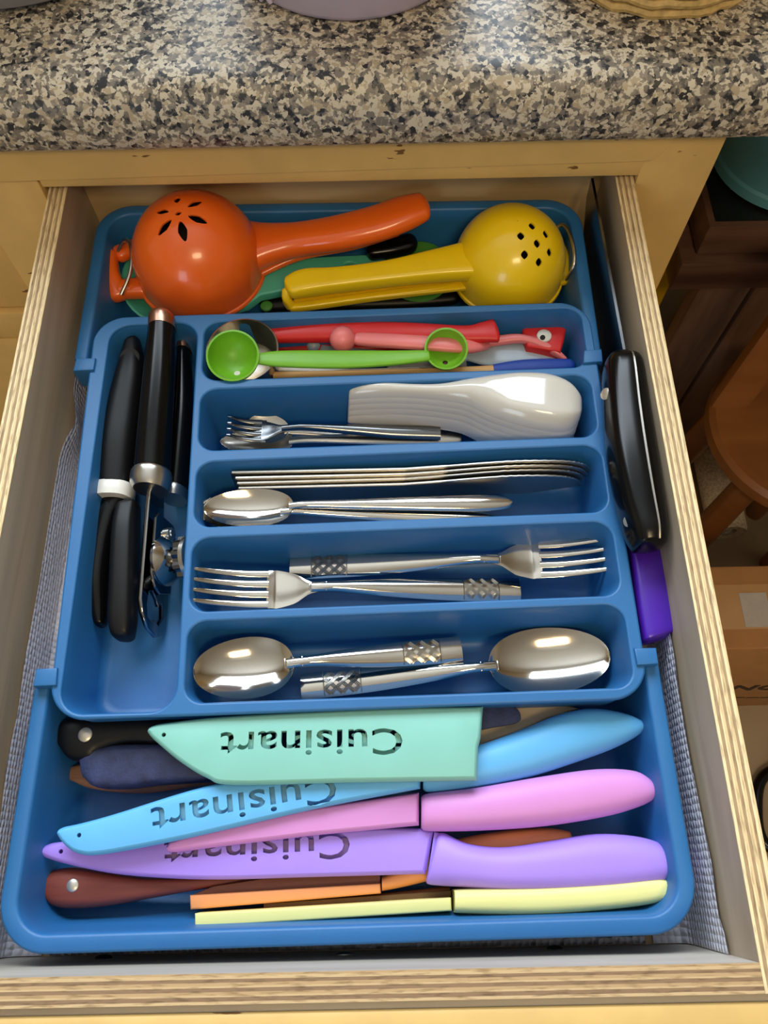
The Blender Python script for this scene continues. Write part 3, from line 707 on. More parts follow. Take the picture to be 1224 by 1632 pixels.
mk('feed_wheel', rings([[wc + ax * h + (pd * math.cos(2 * math.pi * i / 40) + sx * math.sin(2 * math.pi * i / 40)) * teeth[i] for i in range(40)] for h in (.019, .0235)]), 'dsteel', co, sharp=25)
mk('washer', lathe([(.004, .0235), (.0135, .0235), (.0135, .0262), (.006, .0268), (.006, .0285), (0, .0285)], wc, ax, 28), 'satin', co)
mk('brass_catch', hl([(234, 925, .034, .003, .002), (245, 931, .032, .003, .0025), (257, 920, .030, .0025, .002)], k=4), 'pinsteel', co)
mk('turning_key', loft_px([(188, 812, 222, 806, .042, .009), (182, 850, 220, 846, .042, .011), (178, 930, 218, 930, .041, .011), (175, 985, 216, 985, .040, .010), (178, 1008, 213, 1010, .039, .009)], e=3.5, round0=.004, round1=.005), 'matteblack', co)
# ------------------------------------------------------------------ first row: measuring cup, scoop, toddler spoons, basting brush
mc_ = thing('measuring_cup', 'small round stainless measuring cup under the green scoop', 'measuring cup', P(392, 585, .015))
mk('cup', lathe([(0, 0), (.017, 0), (.021, .004), (.0235, .022), (.0245, .028), (.0235, .0285), (.0225, .022), (.0200, .005), (.016, .0015), (0, .001)], P(386, 558, .059) - Vector((-.03, -.06, 1)).normalized() * .0275, Vector((-.03, -.06, 1)), 44), 'satin', mc_)
gs = thing('double_measuring_scoop', 'lime green double-ended measuring scoop with a large and a small bowl', 'measuring scoop', P(540, 570, .04))
def scoop(c, r, axis, nm):
    pr = [(r * math.sin(q), -r * math.cos(q) * .95) for q in [math.pi / 2 * i / 12 for i in range(13)]]
    t = .0014
    pi = [((r - t) * math.sin(q), -(r - t) * math.cos(q) * .95) for q in [math.pi / 2 * i / 12 for i in range(12, -1, -1)]]
    return mk(nm, lathe([(0.0003, pr[0][1])] + pr[1:] + [(r + .0003, .0008), (r - .001, .001)] + pi[1:-1] + [(.0003, pi[-1][1])], c, axis, 40, cap=False), 'lime', gs)
s1 = P(371, 567, .066); s2 = P(711, 556, .058)
scoop(s1, .0172, Vector((.02, -.30, 1)), 'large_bowl'); scoop(s2, .0143, Vector((-.02, -.30, 1)), 'small_bowl')
mk('handle', hl([(411, 572, .062, .0040, .0018), (450, 572, .061, .0062, .002), (540, 573, .060, .0068, .0022), (620, 571, .058, .0058, .002), (682, 567, .056, .0042, .0018)], e=3), 'lime', gs)
mk('vent_hole', lathe([(.0021, 0), (.0021, .0006), (0, .0007)], s1 + Vector((.0005, -.004, -.0150)), Vector((0, .2, 1)), 14), 'white', gs)
mk('vent_hole', lathe([(.0018, 0), (.0018, .0006), (0, .0007)], s2 + Vector((0, -.003, -.0123)), Vector((0, .2, 1)), 14), 'dsteel', gs)
rk = thing('red_spatula', 'red plastic utensil handle with a flared fish-tail end', 'utensil', P(610, 535, .02))
mk('grip', hl([(436, 533, .048, .0065, .004), (500, 530, .049, .0075, .005), (580, 529, .050, .008, .005), (660, 531, .050, .0075, .005), (740, 533, .050, .0065, .004), (770, 530, .050, .008, .004), (788, 527, .050, .0095, .0035)], k=5), 'red', rk)
mk('lower_edge', hl([(440, 550, .030, .0055, .003), (560, 549, .031, .006, .003), (790, 541, .030, .005, .003), (815, 541, .027, .003, .002)], k=4), 'red', rk)
rf = thing('red_animal_spoon', 'red plastic fish-shaped piece with a white googly eye in the tray corner', 'utensil', P(870, 545, .02))
rp = [(834, 507), (870, 505), (913, 508), (911, 516), (902, 526), (900, 540), (894, 560), (868, 556), (840, 552), (833, 530)]
mk('head', prism([P(x, y, .042) for x, y in rp], .030, .042, .002, zf=lambda x, y: 0), 'red', rf)
ec = P(867, 536, .0425)
ey = mk('eye', lathe([(.0052, 0), (.0050, .0012), (.003, .0022), (0, .0025)], ec, Z, 24), 'white', rf)
mk('pupil', lathe([(.0019, 0), (.0018, .0006), (0, .0008)], ec + Vector((-.0015, -.0024, .0018)), Vector((-.2, -.35, 1)), 16), 'greydark', ey)
def toddler(name, label, mt, ball, br, st, bowl, z):
    t = thing(name, label, 'spoon', P(ball[0], ball[1], .018))
    mk('ball_end', lathe([(br * math.sin(math.pi * i / 14), -br * math.cos(math.pi * i / 14)) for i in range(15)], P(ball[0], ball[1], z), Vector((1, 0, .1)), 24), mt, t)
    mk('handle', hl(st, k=5), mt, t); mk('bowl', loft_px(bowl, e=2.4, k=5, round1=.002), mt, t)
toddler('toddler_spoon', 'pink plastic toddler spoon with round ball end', 'pink', (546, 541), .0088, [(566, 540, .054, .003, .002), (580, 541, .054, .0050, .003), (680, 547, .053, .0055, .003), (745, 552, .050, .0052, .003), (772, 548, .041, .005, .003)], [(770, 540, 770, 554, .039, .003), (800, 535, 800, 549, .040, .003), (830, 534, 832, 546, .041, .003), (865, 544, 862, 555, .040, .003), (888, 558, 884, 566, .038, .003), (902, 570, 896, 574, .036, .002)], .054)
toddler('toddler_spoon', 'pale blue plastic toddler spoon nested below the pink spoon', 'lblue', (500, 551), .0052, [(514, 556, .032, .003, .002), (600, 566, .032, .004, .0025), (700, 572, .032, .004, .0025), (745, 566, .033, .004, .0025)], [(742, 560, 744, 574, .033, .0025), (780, 549, 778, 584, .034, .0025), (815, 545, 812, 588, .034, .0025), (850, 551, 846, 588, .033, .0025), (875, 562, 870, 584, .032, .002), (888, 574, 884, 582, .031, .002)], .032)
single_px('clear_spoon_handle', [(620, 582, 622, 590, .030, .002), (680, 570, 684, 588, .030, .002), (740, 562, 744, 588, .030, .002)], 'clear', 'clear plastic utensil handle lying under the green scoop', 'utensil', round0=.002)
single_px('white_stick', [(440, 585, 440, 592, .034, .0012), (560, 588, 560, 596, .033, .0012), (668, 585, 668, 591, .033, .0012)], 'white', 'thin white flat stick below the green scoop handle', 'stick')
br = thing('basting_brush', 'bamboo handled brush with dark blue silicone head', 'spatula', P(640, 596, .02))
mk('handle', loft_px([(435, 594, 436, 606, .043, .0028), (560, 592, 561, 605, .043, .003), (700, 588, 701, 600, .042, .003), (786, 584, 787, 598, .042, .003)], e=3, k=3), 'bamboo', br)
mk('silicone_head', loft_px([(785, 583, 787, 599, .042, .0035), (820, 577, 823, 598, .041, .004), (860, 574, 866, 596, .041, .004), (905, 574, 910, 592, .040, .0035)], e=3, k=3, round1=.004), 'navyblue', br)
# ------------------------------------------------------------------ second row: ceramic spoons, fork, grapefruit spoons
def soup_spoon(dz, dx):
    st = [(558, 618, 556, 662, .006, .0035), (566, 614, 562, 664, .008, .006), (600, 616, 596, 666, .010, .008), (650, 622, 646, 668, .010, .0085), (700, 622, 696, 672, .010, .009), (750, 614, 742, 680, .011, .011), (790, 608, 780, 692, .012, .013), (830, 605, 822, 700, .012, .0145), (870, 607, 866, 702, .012, .0145), (900, 617, 900, 698, .011, .0125), (918, 634, 918, 684, .009, .009), (924, 646, 924, 668, .007, .005)]
    R = []; n = 24
    for xa, ya, xb, yb, zz, hh in cat(st, 4):
        yb -= 24 * max(.12, min(1, 1 - (xb - 740) / 160))
        a = P(xa, ya, .046); b = P(xb, yb, .046); c = (a + b) / 2; w = (a - b) / 2
        ring = []; fl = 1.0 if (xa + xb) / 2 < 770 else max(.84, 1 - ((xa + xb) / 2 - 770) / 40 * .16)
        for j in range(n + 1):
            q = math.pi * j / n; x, y = sel(q, 2.15)
            ring.append(c + w * x + Z * (hh * 1.55 * min(y, fl) - .012 + dz) + Vector((dx, dx * 4, 0)))
        for j in range(n, -1, -1):
            q = math.pi * j / n; x, y = sel(q, 2.15)
            ring.append(c + w * x * .9 + Z * (hh * 1.55 * min(y, fl) * .86 - .012 + dz) + Vector((dx, dx * 4, 0)))
        R.append(ring)
    return rings(R)
for i in range(5):
    names = ['topmost of the stack', 'second in the stack, under the topmost', 'third in the stack', 'fourth in the stack, above the lowest', 'lowest of the stack']
    single('soup_spoon', soup_spoon(.0125 - .0046 * i, -.0004 * i), 'ceramic', 'white ceramic soup spoon laid face down, ' + names[i], 'soup spoon', 'stacked white soup spoons')
def sheet(F, st, th, k=5, m=10, edge=.25):
    """flat tableware: stations (s, half width, h, dish); dish > 0 sinks the middle"""
    S_ = cat(st, k) if k > 1 else st; R = []
    for s, w, h, dish in S_:
        w = max(w, .0002)
        top = [(-1 + 2 * j / m) for j in range(m + 1)]
        r = [F(s, v * w, h - dish * (1 - v * v) + th / 2 * (1 - (1 - edge) * v ** 4)) for v in top]
        r += [F(s, v * w, h - dish * (1 - v * v) - th / 2 * (1 - (1 - edge) * v ** 4)) for v in reversed(top)]
        R.append(r)
    return rings(R)
def bowl_st(s0, s1, w, h, dish, neck, n=18, egg=.12, lift=0.):
    """egg shaped bowl from the neck (s0) to the tip (s1)"""
    out = []
    for i in range(n + 1):
        q = math.pi * i / n; u = (1 - math.cos(q)) / 2
        ww = w * (math.sin(q) ** .9) * (1 - egg * math.cos(q))
        ww = max(ww, neck * max(0, 1 - u * 4)); 
        out.append((s0 + (s1 - s0) * u, ww, h + lift * (u - .5) ** 2 * 4, dish * min(1, ww / w) ** 1.5))
    return out
def spoon_parts(t, F, Lb, w, hw, mt, dish=.006, end=.0):
    L = F.L
    hs = [(0, hw * .75, .0025, -.0006), (.004, hw, .0025, -.0008), (L * .25, hw * .85, .004, -.0008), (L * .5, hw * .5, .0075, -.0008), (L - Lb - .012, .0028, .0085, -.0004), (L - Lb + .002, .0030, .005, 0)]
    mk('handle', sheet(F, hs, .0026), mt, t)
    mk('bowl', sheet(F, bowl_st(L - Lb, L, w, .0062, dish, .003, lift=.0016), .0011, k=1, m=16), mt, t, sharp=70)
gf = thing('grapefruit_spoon', 'grapefruit spoon with serrated tip under the small dark fork', 'spoon', P(520, 705, .016))
Fg = Fr(P(735, 696, .022), P(352, 708, .028)); 
def serrate(st, F):
    return st
mk('handle', sheet(Fg, [(0, .003, 0, -.0005), (.006, .0055, .000, -.0008), (.05, .005, .001, -.0008), (.10, .0028, .003, -.0005), (.118, .0026, .002, 0)], .002), 'satin', gf)
sb = []
for i in range(41):
    u = i / 40; w = .0105 * math.sin(math.pi * min(1, .08 + u * .92)) ** .6; 
    if u > .35: w *= (1.0 if i % 2 else .90)
    sb.append((.116 + (Fg.L - .116) * u, w, .001 + .002 * (u - .4) ** 2 * 4, .003 * min(1, w / .0105)))
mk('serrated_bowl', sheet(Fg, sb, .001, k=1), 'satin', gf, sharp=30)
gf2 = thing('grapefruit_spoon', 'grapefruit spoon with round pale bowl half hidden behind the dark fork', 'spoon', P(430, 690, .016))
Fg2 = Fr(P(720, 706, .019), P(392, 682, .030))
mk('handle', sheet(Fg2, [(0, .003, 0, -.0005), (.006, .005, .000, -.0008), (.06, .004, 0, -.0006), (.10, .0026, 0, -.0004), (.115, .0026, 0, 0)], .002), 'satin', gf2)
mk('bowl', sheet(Fg2, bowl_st(.112, Fg2.L, .0115, .001, .004, .0026), .001, k=1, m=14), 'satin', gf2, sharp=70)
def fork(name, label, F, Lh, wh, wn, hwid, mt, tl, pattern=True, tines=4, rise=.008):
    """F runs from the handle end to the tine tips"""
    t = thing(name, label, 'fork', F(F.L / 2, 0, -.006)); L = F.L
    a = L - Lh; b = L - tl
    mk('handle', sheet(F, [(0, hwid, .002, -.0014), (.0025, hwid, .002, -.0016), (L * .22, hwid * .93, .003, -.0016), (L * .4, hwid * .72, .0055, -.0014), (a - .014, wn * 1.1, .0085, -.0010), (a - .004, wn, .0080, -.0008), (a + .004, wn, .0068, -.0004)], .0030), mt, t)
    g = [sheet(F, [(a, wn, .0070, 0), (a + .006, wn * 1.5, .0055, .0004), (a + .014, wh * .78, .0035, .0008), (a + .024, wh, .0022, .0010), (b - .004, wh, .0022, .0006), (b, wh, .0026, .0002)], .0018)]
    gap = .0021 if wh > .01 else .0013; tw = (2 * wh - gap * (tines - 1)) / tines
    for i in range(tines):
        tt = -wh + tw / 2 + i * (tw + gap)
        g.append(sheet(F, [(b - .001, tw / 2, .0026, 0), (b + tl * .3, tw * .46, .0034, 0), (b + tl * .7, tw * .36, .0034 + rise * .45, 0), (L - .003, tw * .26, .0034 + rise * .9, 0), (L, tw * .12, .0034 + rise, 0)], .0017, m=6, edge=.7, k=4)
                 if False else xs(F, tt, [(b - .001, tw / 2, .0026), (b + tl * .3, tw * .46, .0032), (b + tl * .7, tw * .36, .0032 + rise * .45), (L - .003, tw * .24, .0032 + rise * .9), (L, tw * .1, .0032 + rise)]))
    mk('head', join(*g), mt, t)
    if pattern: bands(t, F, hwid, wn, a, mt)
    return t
def xs(F, off, st):
    R = []
    for s, w, h in cat(st, 4):
        R.append([F(s, off - w, h - .0008), F(s, off + w, h - .0008), F(s, off + w, h + .0006), F(s, off + w * .6, h + .0010), F(s, off - w * .6, h + .0010), F(s, off - w, h + .0006)])
    return rings(R)
def bands(t, F, hwid, wn, a, mt):
    """woven lattice near the handle end and small collar blocks at the neck"""
    s0, s1 = .013, .034; g = []
    def surf(s, v):
        u = min(1, s / (F.L * .22)); w = hwid * (1 - .07 * u); return F(s, v * w, .0032 + .0010 * u + .0016 * (1 - v * v) + .0003)
    nr = 4; ns = 6
    for i in range(nr):
        for j in range(ns):
            sc_ = s0 + (s1 - s0) * (j + .5) / ns; vc = -.8 + 1.6 * (i + .5) / nr; ang = .8 if (i + j) % 2 else -.8
            L2 = .0024
            for off in (-.0008, 0, .0008):
                q = []
                for sgn in (-1, 1):
                    ds = sgn * L2 * math.cos(ang) - off * math.sin(ang); dv = (sgn * L2 * math.sin(ang) + off * math.cos(ang)) / hwid
                    q.append((sc_ + ds, max(-.95, min(.95, vc + dv))))
                p, r = surf(*q[0]), surf(*q[1]); g.append(tube([p, (p + r) / 2 + F.u * .0002, r], .00032, 5))
    for s in (s0 - .0006, s1 + .0006):
        g.append(tube([surf(s, -.95 + 1.9 * i / 8) for i in range(9)], .0004, 5))
    mk('woven_band', join(*g), 'pewter', t)
    g = []
    for k in range(3):
        v = (-.55 + .55 * k) * wn
        g.append(tube([F(a - .0035, v, .0094), F(a, v, .0090), F(a + .0035, v, .0084)], .0005, 6))
    for s in (-.005, .005): g.append(tube([F(a + s, wn * q * .9, .0092 - .0001 * s * 1000 - .0006 * q * q) for q in (-1, -.5, 0, .5, 1)], .0005, 6))
    mk('collar', join(*g), 'pewter', t)
fork('small_fork', 'small dark steel fork lying on grapefruit spoons', Fr(P(700, 692, .027), P(366, 690, .031)), .040, .0085, .0022, .0055, 'dsteel', .021, False, 4, .006)
# ------------------------------------------------------------------ third row: table knives on edge and two teaspoons
spots = ['hindmost, against the compartment wall', 'second from the compartment wall', 'third from the compartment wall', 'foremost, next to the teaspoons']
for i, (x0, y0, y1) in enumerate(((367, 752, 741), (373, 761, 748), (376, 769, 755), (378, 777, 764))):
    kz = .0525 - .0025 * i; F = Fr(P(x0, y0, kz), P(945 - i * 5, y1, kz - .004)); F.u = Vector((0, 0, 1)); F.n = Z.cross(F.d).normalized()
    t = thing('table_knife', 'steel serrated table knife standing on edge, ' + spots[i], 'knife', F(F.L / 2, 0, -.015), 'table knives on edge')
    L = F.L; hl_ = L * .5
    def vplate(top, bot, th):
        R = []
        for (s, h1), (_, h0) in zip(top, bot):
            w = th(s); R.append([F(s, -w, h0), F(s, w, h0), F(s, w, h1 - .0004), F(s, w * .5, h1), F(s, -w * .5, h1), F(s, -w, h1 - .0004)])
        return rings(R)
    tp = [(0, -.001), (.001, 0), (L * .3, 0), (L * .48, 0)]; bt = [(s, -.020) for s, _ in tp]
    mk('handle', vplate(tp, bt, lambda s: .0010), 'satin', t, sharp=30)
    tp = cat([(L * .48, 0), (L * .6, .003), (L * .72, .0065), (L * .82, .0075), (L * .92, .006), (L * .975, .001), (L, -.006)], 8)
    n_ = len(tp); tp = [(s, h + (.0005 if (q % 2 and s > L * .74) else 0)) for q, (s, h) in enumerate(tp)]
    bt = [(s, -.018 + (.010 * max(0, (s / L - .85) / .15))) for s, _ in tp]
    mk('blade', vplate(tp, bt, lambda s: .0010 if s < L * .6 else .0007), 'satin', t, sharp=30)
for j, (p0, p1, lab) in enumerate(((P(816, 801, .034), P(326, 813, .046), 'upper plain steel teaspoon lying on its twin'), (P(792, 828, .030), P(317, 815, .043), 'lower plain steel teaspoon mostly under its twin'))):
    F = Fr(p0, p1); t = thing('teaspoon', lab, 'spoon', F(F.L / 2, 0, -.006)); L = F.L
    mk('handle', sheet(F, [(0, .0012, 0, -.0004), (.004, .0042, 0, -.0008), (.02, .0058, .0005, -.0012), (.05, .0052, .0015, -.001), (L * .55, .0032, .004, -.0006), (L * .68, .0024, .005, -.0004), (L * .73, .0024, .0035, 0)], .0022), 'steel', t)
    mk('bowl', sheet(F, bowl_st(L * .715, L, .0130, .002, .0055, .0026, egg=-.1, lift=.001), .0011, k=1, m=16), 'steel', t, sharp=70)
# ------------------------------------------------------------------ fourth and fifth row: patterned forks and spoons
fork('dinner_fork', 'patterned steel fork lying with its tines over the other fork handle', Fr(P(467, 907, .026), P(977, 891, .034)), .076, .0120, .0030, .0078, 'steel', .045, True, 4, .009)
fork('dinner_fork', 'patterned steel fork with its tines beside the can opener compartment', Fr(P(823, 942, .022), P(306, 941, .043)), .076, .0120, .0030, .0078, 'steel', .045, True, 4, .009)
def pspoon(label, p0, p1, Lb, w):
    F = Fr(p0, p1); t = thing('patterned_spoon', label, 'spoon', F(F.L / 2, 0, -.006)); L = F.L; a = L - Lb
    mk('handle', sheet(F, [(0, .0078, .002, -.0014), (.0025, .0078, .002, -.0016), (L * .22, .0073, .003, -.0016), (L * .4, .0056, .0055, -.0014), (a - .014, .0034, .0085, -.0010), (a - .004, .003, .0080, -.0008), (a + .004, .003, .0066, -.0004)], .003), 'steel', t)
    mk('bowl', sheet(F, bowl_st(a, L, w, .0065, .0075, .0032, n=24, egg=-.08, lift=.0012), .0012, k=1, m=20), 'steel', t, sharp=70)
    bands(t, F, .0078, .003, a, 'steel')
pspoon('smaller patterned steel teaspoon crossing behind the larger spoon', P(732, 1036, .030), P(311, 1076, .044), .057, .0178)
pspoon('larger patterned steel tablespoon with big oval bowl', P(484, 1096, .023), P(967, 1047, .027), .072, .0200)
# ------------------------------------------------------------------ front compartment: knives and blade guards
def smooth_px(l, z, k=5, closed=True):
    if closed:
        l = list(l); q = cat([l[-1]] + l + [l[0], l[1]], k)[k:-k - (0)]
        q = q[:-1] if q[0] == q[-1] else q
    else: q = cat(l, k)
    return [P(x, y, z) for x, y in q]
def guard(t, face, z, th, mt, text=None, hole=None, through=False, under=True, zf=None):
    """moulded blade guard: top plate with cut lettering, side wall, bottom plate"""
    if len(face) == 2: face = cat(face[0], 6) + face[1]
    pts = ccw([Vector(P(x, y, z)[:2]) for x, y in face])
    top = inset_poly(pts, .0019); loops = [top]; bl = [pts]
    if text:
        x0, y0, x1, y1, hpx = text           # first letter at the right end: the word stands upside down in the drawer
        A = Vector(P(x0, y0, z)[:2]); B = Vector(P(x1, y1, z)[:2]); d = (B - A)
        tl = text_loops('Cuisinart', 1.0, .012); w = max(p.x for l in tl for p in l); lo = min(p.x for l in tl for p in l)
        sx_ = d.length / (w - lo); dn = d.normalized(); up = Vector((-dn.y, dn.x)); hs = hpx * sx_
        for l in tl: loops.append([A + dn * (p.x - lo) * sx_ + up * p.y * hs for p in l])
        if through:
            for l in tl: bl.append([A + dn * (w - p.x) * sx_ + up * p.y * hs for p in l])
    if hole:
        c = Vector(P(hole[0], hole[1], z)[:2]); cir = [c + Vector((math.cos(q * .628), math.sin(q * .628))) * .0012 for q in range(10)]
        loops.append(cir); bl.append(cir)
    def app(g): return ([Vector((p.x, p.y, p.z + (zf(p.x, p.y) if zf else 0))) for p in g[0]], g[1])
    mk('guard_face', app(cdt_plate(loops, z - .0018, z, .0002)), mt, t, sharp=35)
    ins = inset_poly(pts, .0008); ins2 = inset_poly(pts, .0026)
    V = []; n = len(pts)
    R = [[Vector((p.x, p.y, q)) for p in s_] for s_, q in ((inset_poly(pts, .0019), z - .0002), (inset_poly(pts, .0014), z - .0004), (inset_poly(pts, .0005), z - .0018), (pts, z - .0032), (pts, z - th + .001), (ins, z - th), (ins2, z - th), (ins2, z - .0030))]
    mk('guard_wall', app(rings(R, cap=False)), mt, t, sharp=50)
    if under: mk('guard_back', app(cdt_plate(bl, z - th + .0002, z - th + .0018, .0003)), mt, t, sharp=35)
# lowest layer ------------------------------------------------------
yk = thing('lemon_knife', 'pale yellow knife standing on edge in its guard along the tray front', 'knife', P(690, 1450, .006))
def slab_edge(name, t, a0, a1, b1, b0, z0, z1, mt, bev=.001, zf=None):
    return mk(name, prism([P(*a0, z1), P(*a1, z1), P(*b1, z1), P(*b0, z1)], z0, z1, bev, zf), mt, t)
slab_edge('guard', yk, (310, 1456), (719, 1431), (720, 1452), (310, 1478), .016, .040, 'lemon', .0012)
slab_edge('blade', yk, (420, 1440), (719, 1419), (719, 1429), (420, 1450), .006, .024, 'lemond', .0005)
mk('handle', loft_px([(723, 1419, 723, 1452, .030, .013), (735, 1416, 735, 1455, .030, .014), (850, 1411, 850, 1458, .030, .014), (960, 1404, 960, 1450, .030, .014), (1030, 1396, 1035, 1440, .030, .013), (1058, 1400, 1062, 1432, .030, .012)], e=3.5, round1=.002), 'lemon', yk)
pk = thing('peach_knife', 'orange knife tilted on edge in its guard under the violet knife', 'knife', P(600, 1400, .006))
slab_edge('guard_edge', pk, (302, 1427), (606, 1408), (607, 1424), (303, 1450), .008, .0305, 'peach', .0012)
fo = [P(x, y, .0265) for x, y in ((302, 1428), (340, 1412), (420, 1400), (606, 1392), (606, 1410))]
mk('guard_face', prism(fo, .022, .0265, .0006), 'peach_shaded', pk)  # same plastic as the edge, its shade painted in as brown
mk('handle', loft_px([(609, 1396, 609, 1420, .021, .009), (640, 1380, 650, 1412, .021, .009), (720, 1340, 740, 1390, .021, .009), (800, 1324, 815, 1375, .021, .009), (870, 1319, 880, 1365, .021, .009), (902, 1324, 902, 1350, .021, .008)], e=2.6, round1=.003), 'peach', pk)
rw = thing('wooden_handled_knife', 'knife with red-brown wooden handle and pale rivet', 'knife', P(180, 1420, .006))
mk('handle', loft_px([(75, 1402, 79, 1432, .020, .008), (86, 1388, 90, 1444, .020, .009), (120, 1382, 120, 1448, .020, .0095), (180, 1390, 178, 1443, .020, .009), (240, 1398, 240, 1432, .020, .008), (330, 1396, 330, 1416, .020, .006), (420, 1390, 420, 1404, .019, .004)], e=3.2, round0=.002), 'redwood', rw)
mk('rivet', lathe([(.0033, 0), (.0033, .0004), (.0028, .0008), (0, .0009)], P(116, 1411, .0293), Z, 24), 'pinsteel', rw)
rw2 = thing('steak_knife', 'worn brown wooden handle lying between the yellow and orange knives', 'knife', P(560, 1430, .006))
mk('handle', loft_px([(470, 1436, 470, 1446, .014, .006), (600, 1424, 600, 1440, .014, .007), (716, 1412, 716, 1430, .014, .007)], e=3), 'brownwood', rw2)
# second layer ------------------------------------------------------
bk = thing('black_handled_knife', 'knife with black riveted handle under the mint blade guard', 'knife', P(170, 1185, .006))
mk('handle', loft_px([(94, 1165, 99, 1192, .032, .006), (101, 1152, 116, 1212, .032, .008), (118, 1147, 150, 1213, .032, .009), (150, 1147, 164, 1200, .032, .009), (200, 1148, 205, 1187, .032, .009), (260, 1148, 262, 1188, .032, .009), (400, 1150, 400, 1190, .031, .008)], e=3.6, round0=.002), 'matteblack', bk)
mk('rivet', lathe([(.0040, 0), (.0040, .0004), (.0034, .0009), (0, .001)], P(136, 1171, .0408), Z, 24), 'pinsteel', bk)
nk = thing('navy_handled_knife', 'knife with chunky worn navy handle under the mint blade guard', 'knife', P(220, 1225, .006))
mk('handle', loft_px([(135, 1206, 140, 1242, .030, .008), (150, 1193, 158, 1256, .030, .0095), (200, 1188, 205, 1257, .030, .010), (260, 1188, 262, 1250, .030, .010), (340, 1190, 345, 1246, .030, .010), (480, 1190, 485, 1240, .030, .009)], e=4.5, round0=.002), 'navy', nk)
wk = thing('pointed_wooden_handle', 'pale brown pointed wooden handle beneath the navy handle', 'knife', P(200, 1250, .006))
mk('handle', loft_px([(97, 1231, 97, 1237, .017, .001), (115, 1222, 118, 1246, .017, .003), (145, 1216, 150, 1258, .017, .004), (220, 1210, 225, 1265, .017, .0045), (300, 1205, 310, 1254, .017, .004), (420, 1200, 430, 1236, .017, .004)], e=3), 'brownwood', wk)
# blade inside and seen past the mint guard
ck = thing('pale_handled_knife', 'knife with flat pale handle beside the sky blue handle', 'knife', P(840, 1150, .006))
mk('handle', prism(smooth_px([(700, 1212), (770, 1186), (830, 1164), (880, 1142), (926, 1131), (880, 1121), (800, 1117), (700, 1120)], .0305), .024, .0305, .0012), 'beige', ck)
nb = thing('navy_blade_tip', 'dark navy blade tip showing past the mint guard', 'knife', P(790, 1150, .02))
mk('blade', prism(smooth_px([(600, 1200), (760, 1164), (822, 1152), (830, 1140), (822, 1128), (800, 1122), (760, 1121), (600, 1130)], .0375), .0345, .0375, .0004), 'navy', nb)
# pink
pkk = thing('orchid_pink_knife', 'orchid pink knife in its guard between the sky blue and violet knives', 'knife', P(660, 1310, .012))
guard(pkk, [(262, 1352), (268, 1340), (300, 1328), (420, 1296), (668, 1262), (668, 1315), (500, 1331), (350, 1349), (280, 1358), (266, 1358)], .043, .0055, 'rose')
mk('handle', loft_px([(671, 1270, 671, 1320, .036, .008), (685, 1264, 685, 1325, .037, .0095), (760, 1255, 762, 1324, .038, .011), (860, 1238, 866, 1317, .038, .0115), (950, 1226, 962, 1302, .037, .011), (1010, 1229, 1018, 1286, .036, .010), (1038, 1246, 1042, 1274, .035, .008)], e=2.3, round1=.003), 'rose', pkk)
# violet
vk = thing('violet_chef_knife', 'violet chef knife in its long blade guard nearest the tray front', 'knife', P(560, 1370, .03))
guard(vk, ([(678, 1393), (500, 1398), (330, 1402), (200, 1395), (120, 1381), (70, 1367), (61, 1357), (70, 1347), (100, 1341), (200, 1336), (300, 1326), (450, 1318), (640, 1318), (692, 1324)], []), .037, .006, 'violet', text=(557, 1325, 262, 1340, .74), hole=(97, 1357))
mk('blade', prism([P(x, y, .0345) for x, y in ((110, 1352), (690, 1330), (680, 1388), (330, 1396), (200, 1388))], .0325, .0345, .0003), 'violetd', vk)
mk('guard_collar', loft_px([(692, 1325, 680, 1404, .0335, .0035), (712, 1330, 690, 1404, .0335, .0035)], e=4, k=1), 'violet', vk)
mk('handle', loft_px([(696, 1334, 679, 1404, .034, .0070), (706, 1327, 686, 1410, .034, .009), (745, 1344, 735, 1414, .034, .011), (800, 1350, 795, 1420, .034, .0115), (870, 1341, 868, 1423, .034, .012), (950, 1329, 955, 1421, .034, .012), (1020, 1334, 1030, 1412, .034, .0115), (1062, 1349, 1068, 1402, .034, .010), (1085, 1367, 1086, 1392, .034, .008)], e=2.2, round1=.003), 'violet', vk)
# sky blue
sk_ = thing('sky_blue_knife', 'sky blue knife in its blade guard under the mint guard', 'knife', P(520, 1290, .04))
guard(sk_, ([(670, 1256), (500, 1289), (300, 1335), (165, 1361), (125, 1361), (104, 1350), (90, 1334), (88, 1325), (98, 1318), (125, 1312), (180, 1297), (320, 1254), (460, 1225), (672, 1196)], []), .049, .0055, 'sky', text=(533, 1237, 240, 1289, .74), hole=(126, 1331))
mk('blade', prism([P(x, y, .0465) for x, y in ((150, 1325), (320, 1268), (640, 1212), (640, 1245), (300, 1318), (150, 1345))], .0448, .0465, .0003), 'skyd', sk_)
mk('handle', loft_px([(674, 1205, 674, 1258, .038, .009), (690, 1200, 690, 1263, .037, .010), (760, 1188, 766, 1255, .036, .011), (830, 1163, 842, 1240, .036, .0115), (890, 1139, 912, 1217, .036, .0115), (940, 1130, 968, 1197, .035, .011), (990, 1137, 1004, 1180, .035, .010), (1018, 1148, 1022, 1168, .035, .007)], e=2.3, round1=.002), 'sky', sk_)
# mint guard, topmost
mg = thing('mint_blade_guard', 'mint green empty blade guard with cut-through lettering', 'blade guard', P(500, 1190, .045))
guard(mg, ([(761, 1243), (560, 1246), (372, 1250), (328, 1239), (285, 1213), (250, 1184), (236, 1170), (233, 1162), (243, 1155), (270, 1150), (350, 1141), (500, 1132), (640, 1126), (771, 1124)], [(767, 1175), (763, 1190)]), .0555, .006, 'mint', text=(641, 1161, 352, 1168, .76), hole=(261, 1171), through=True)
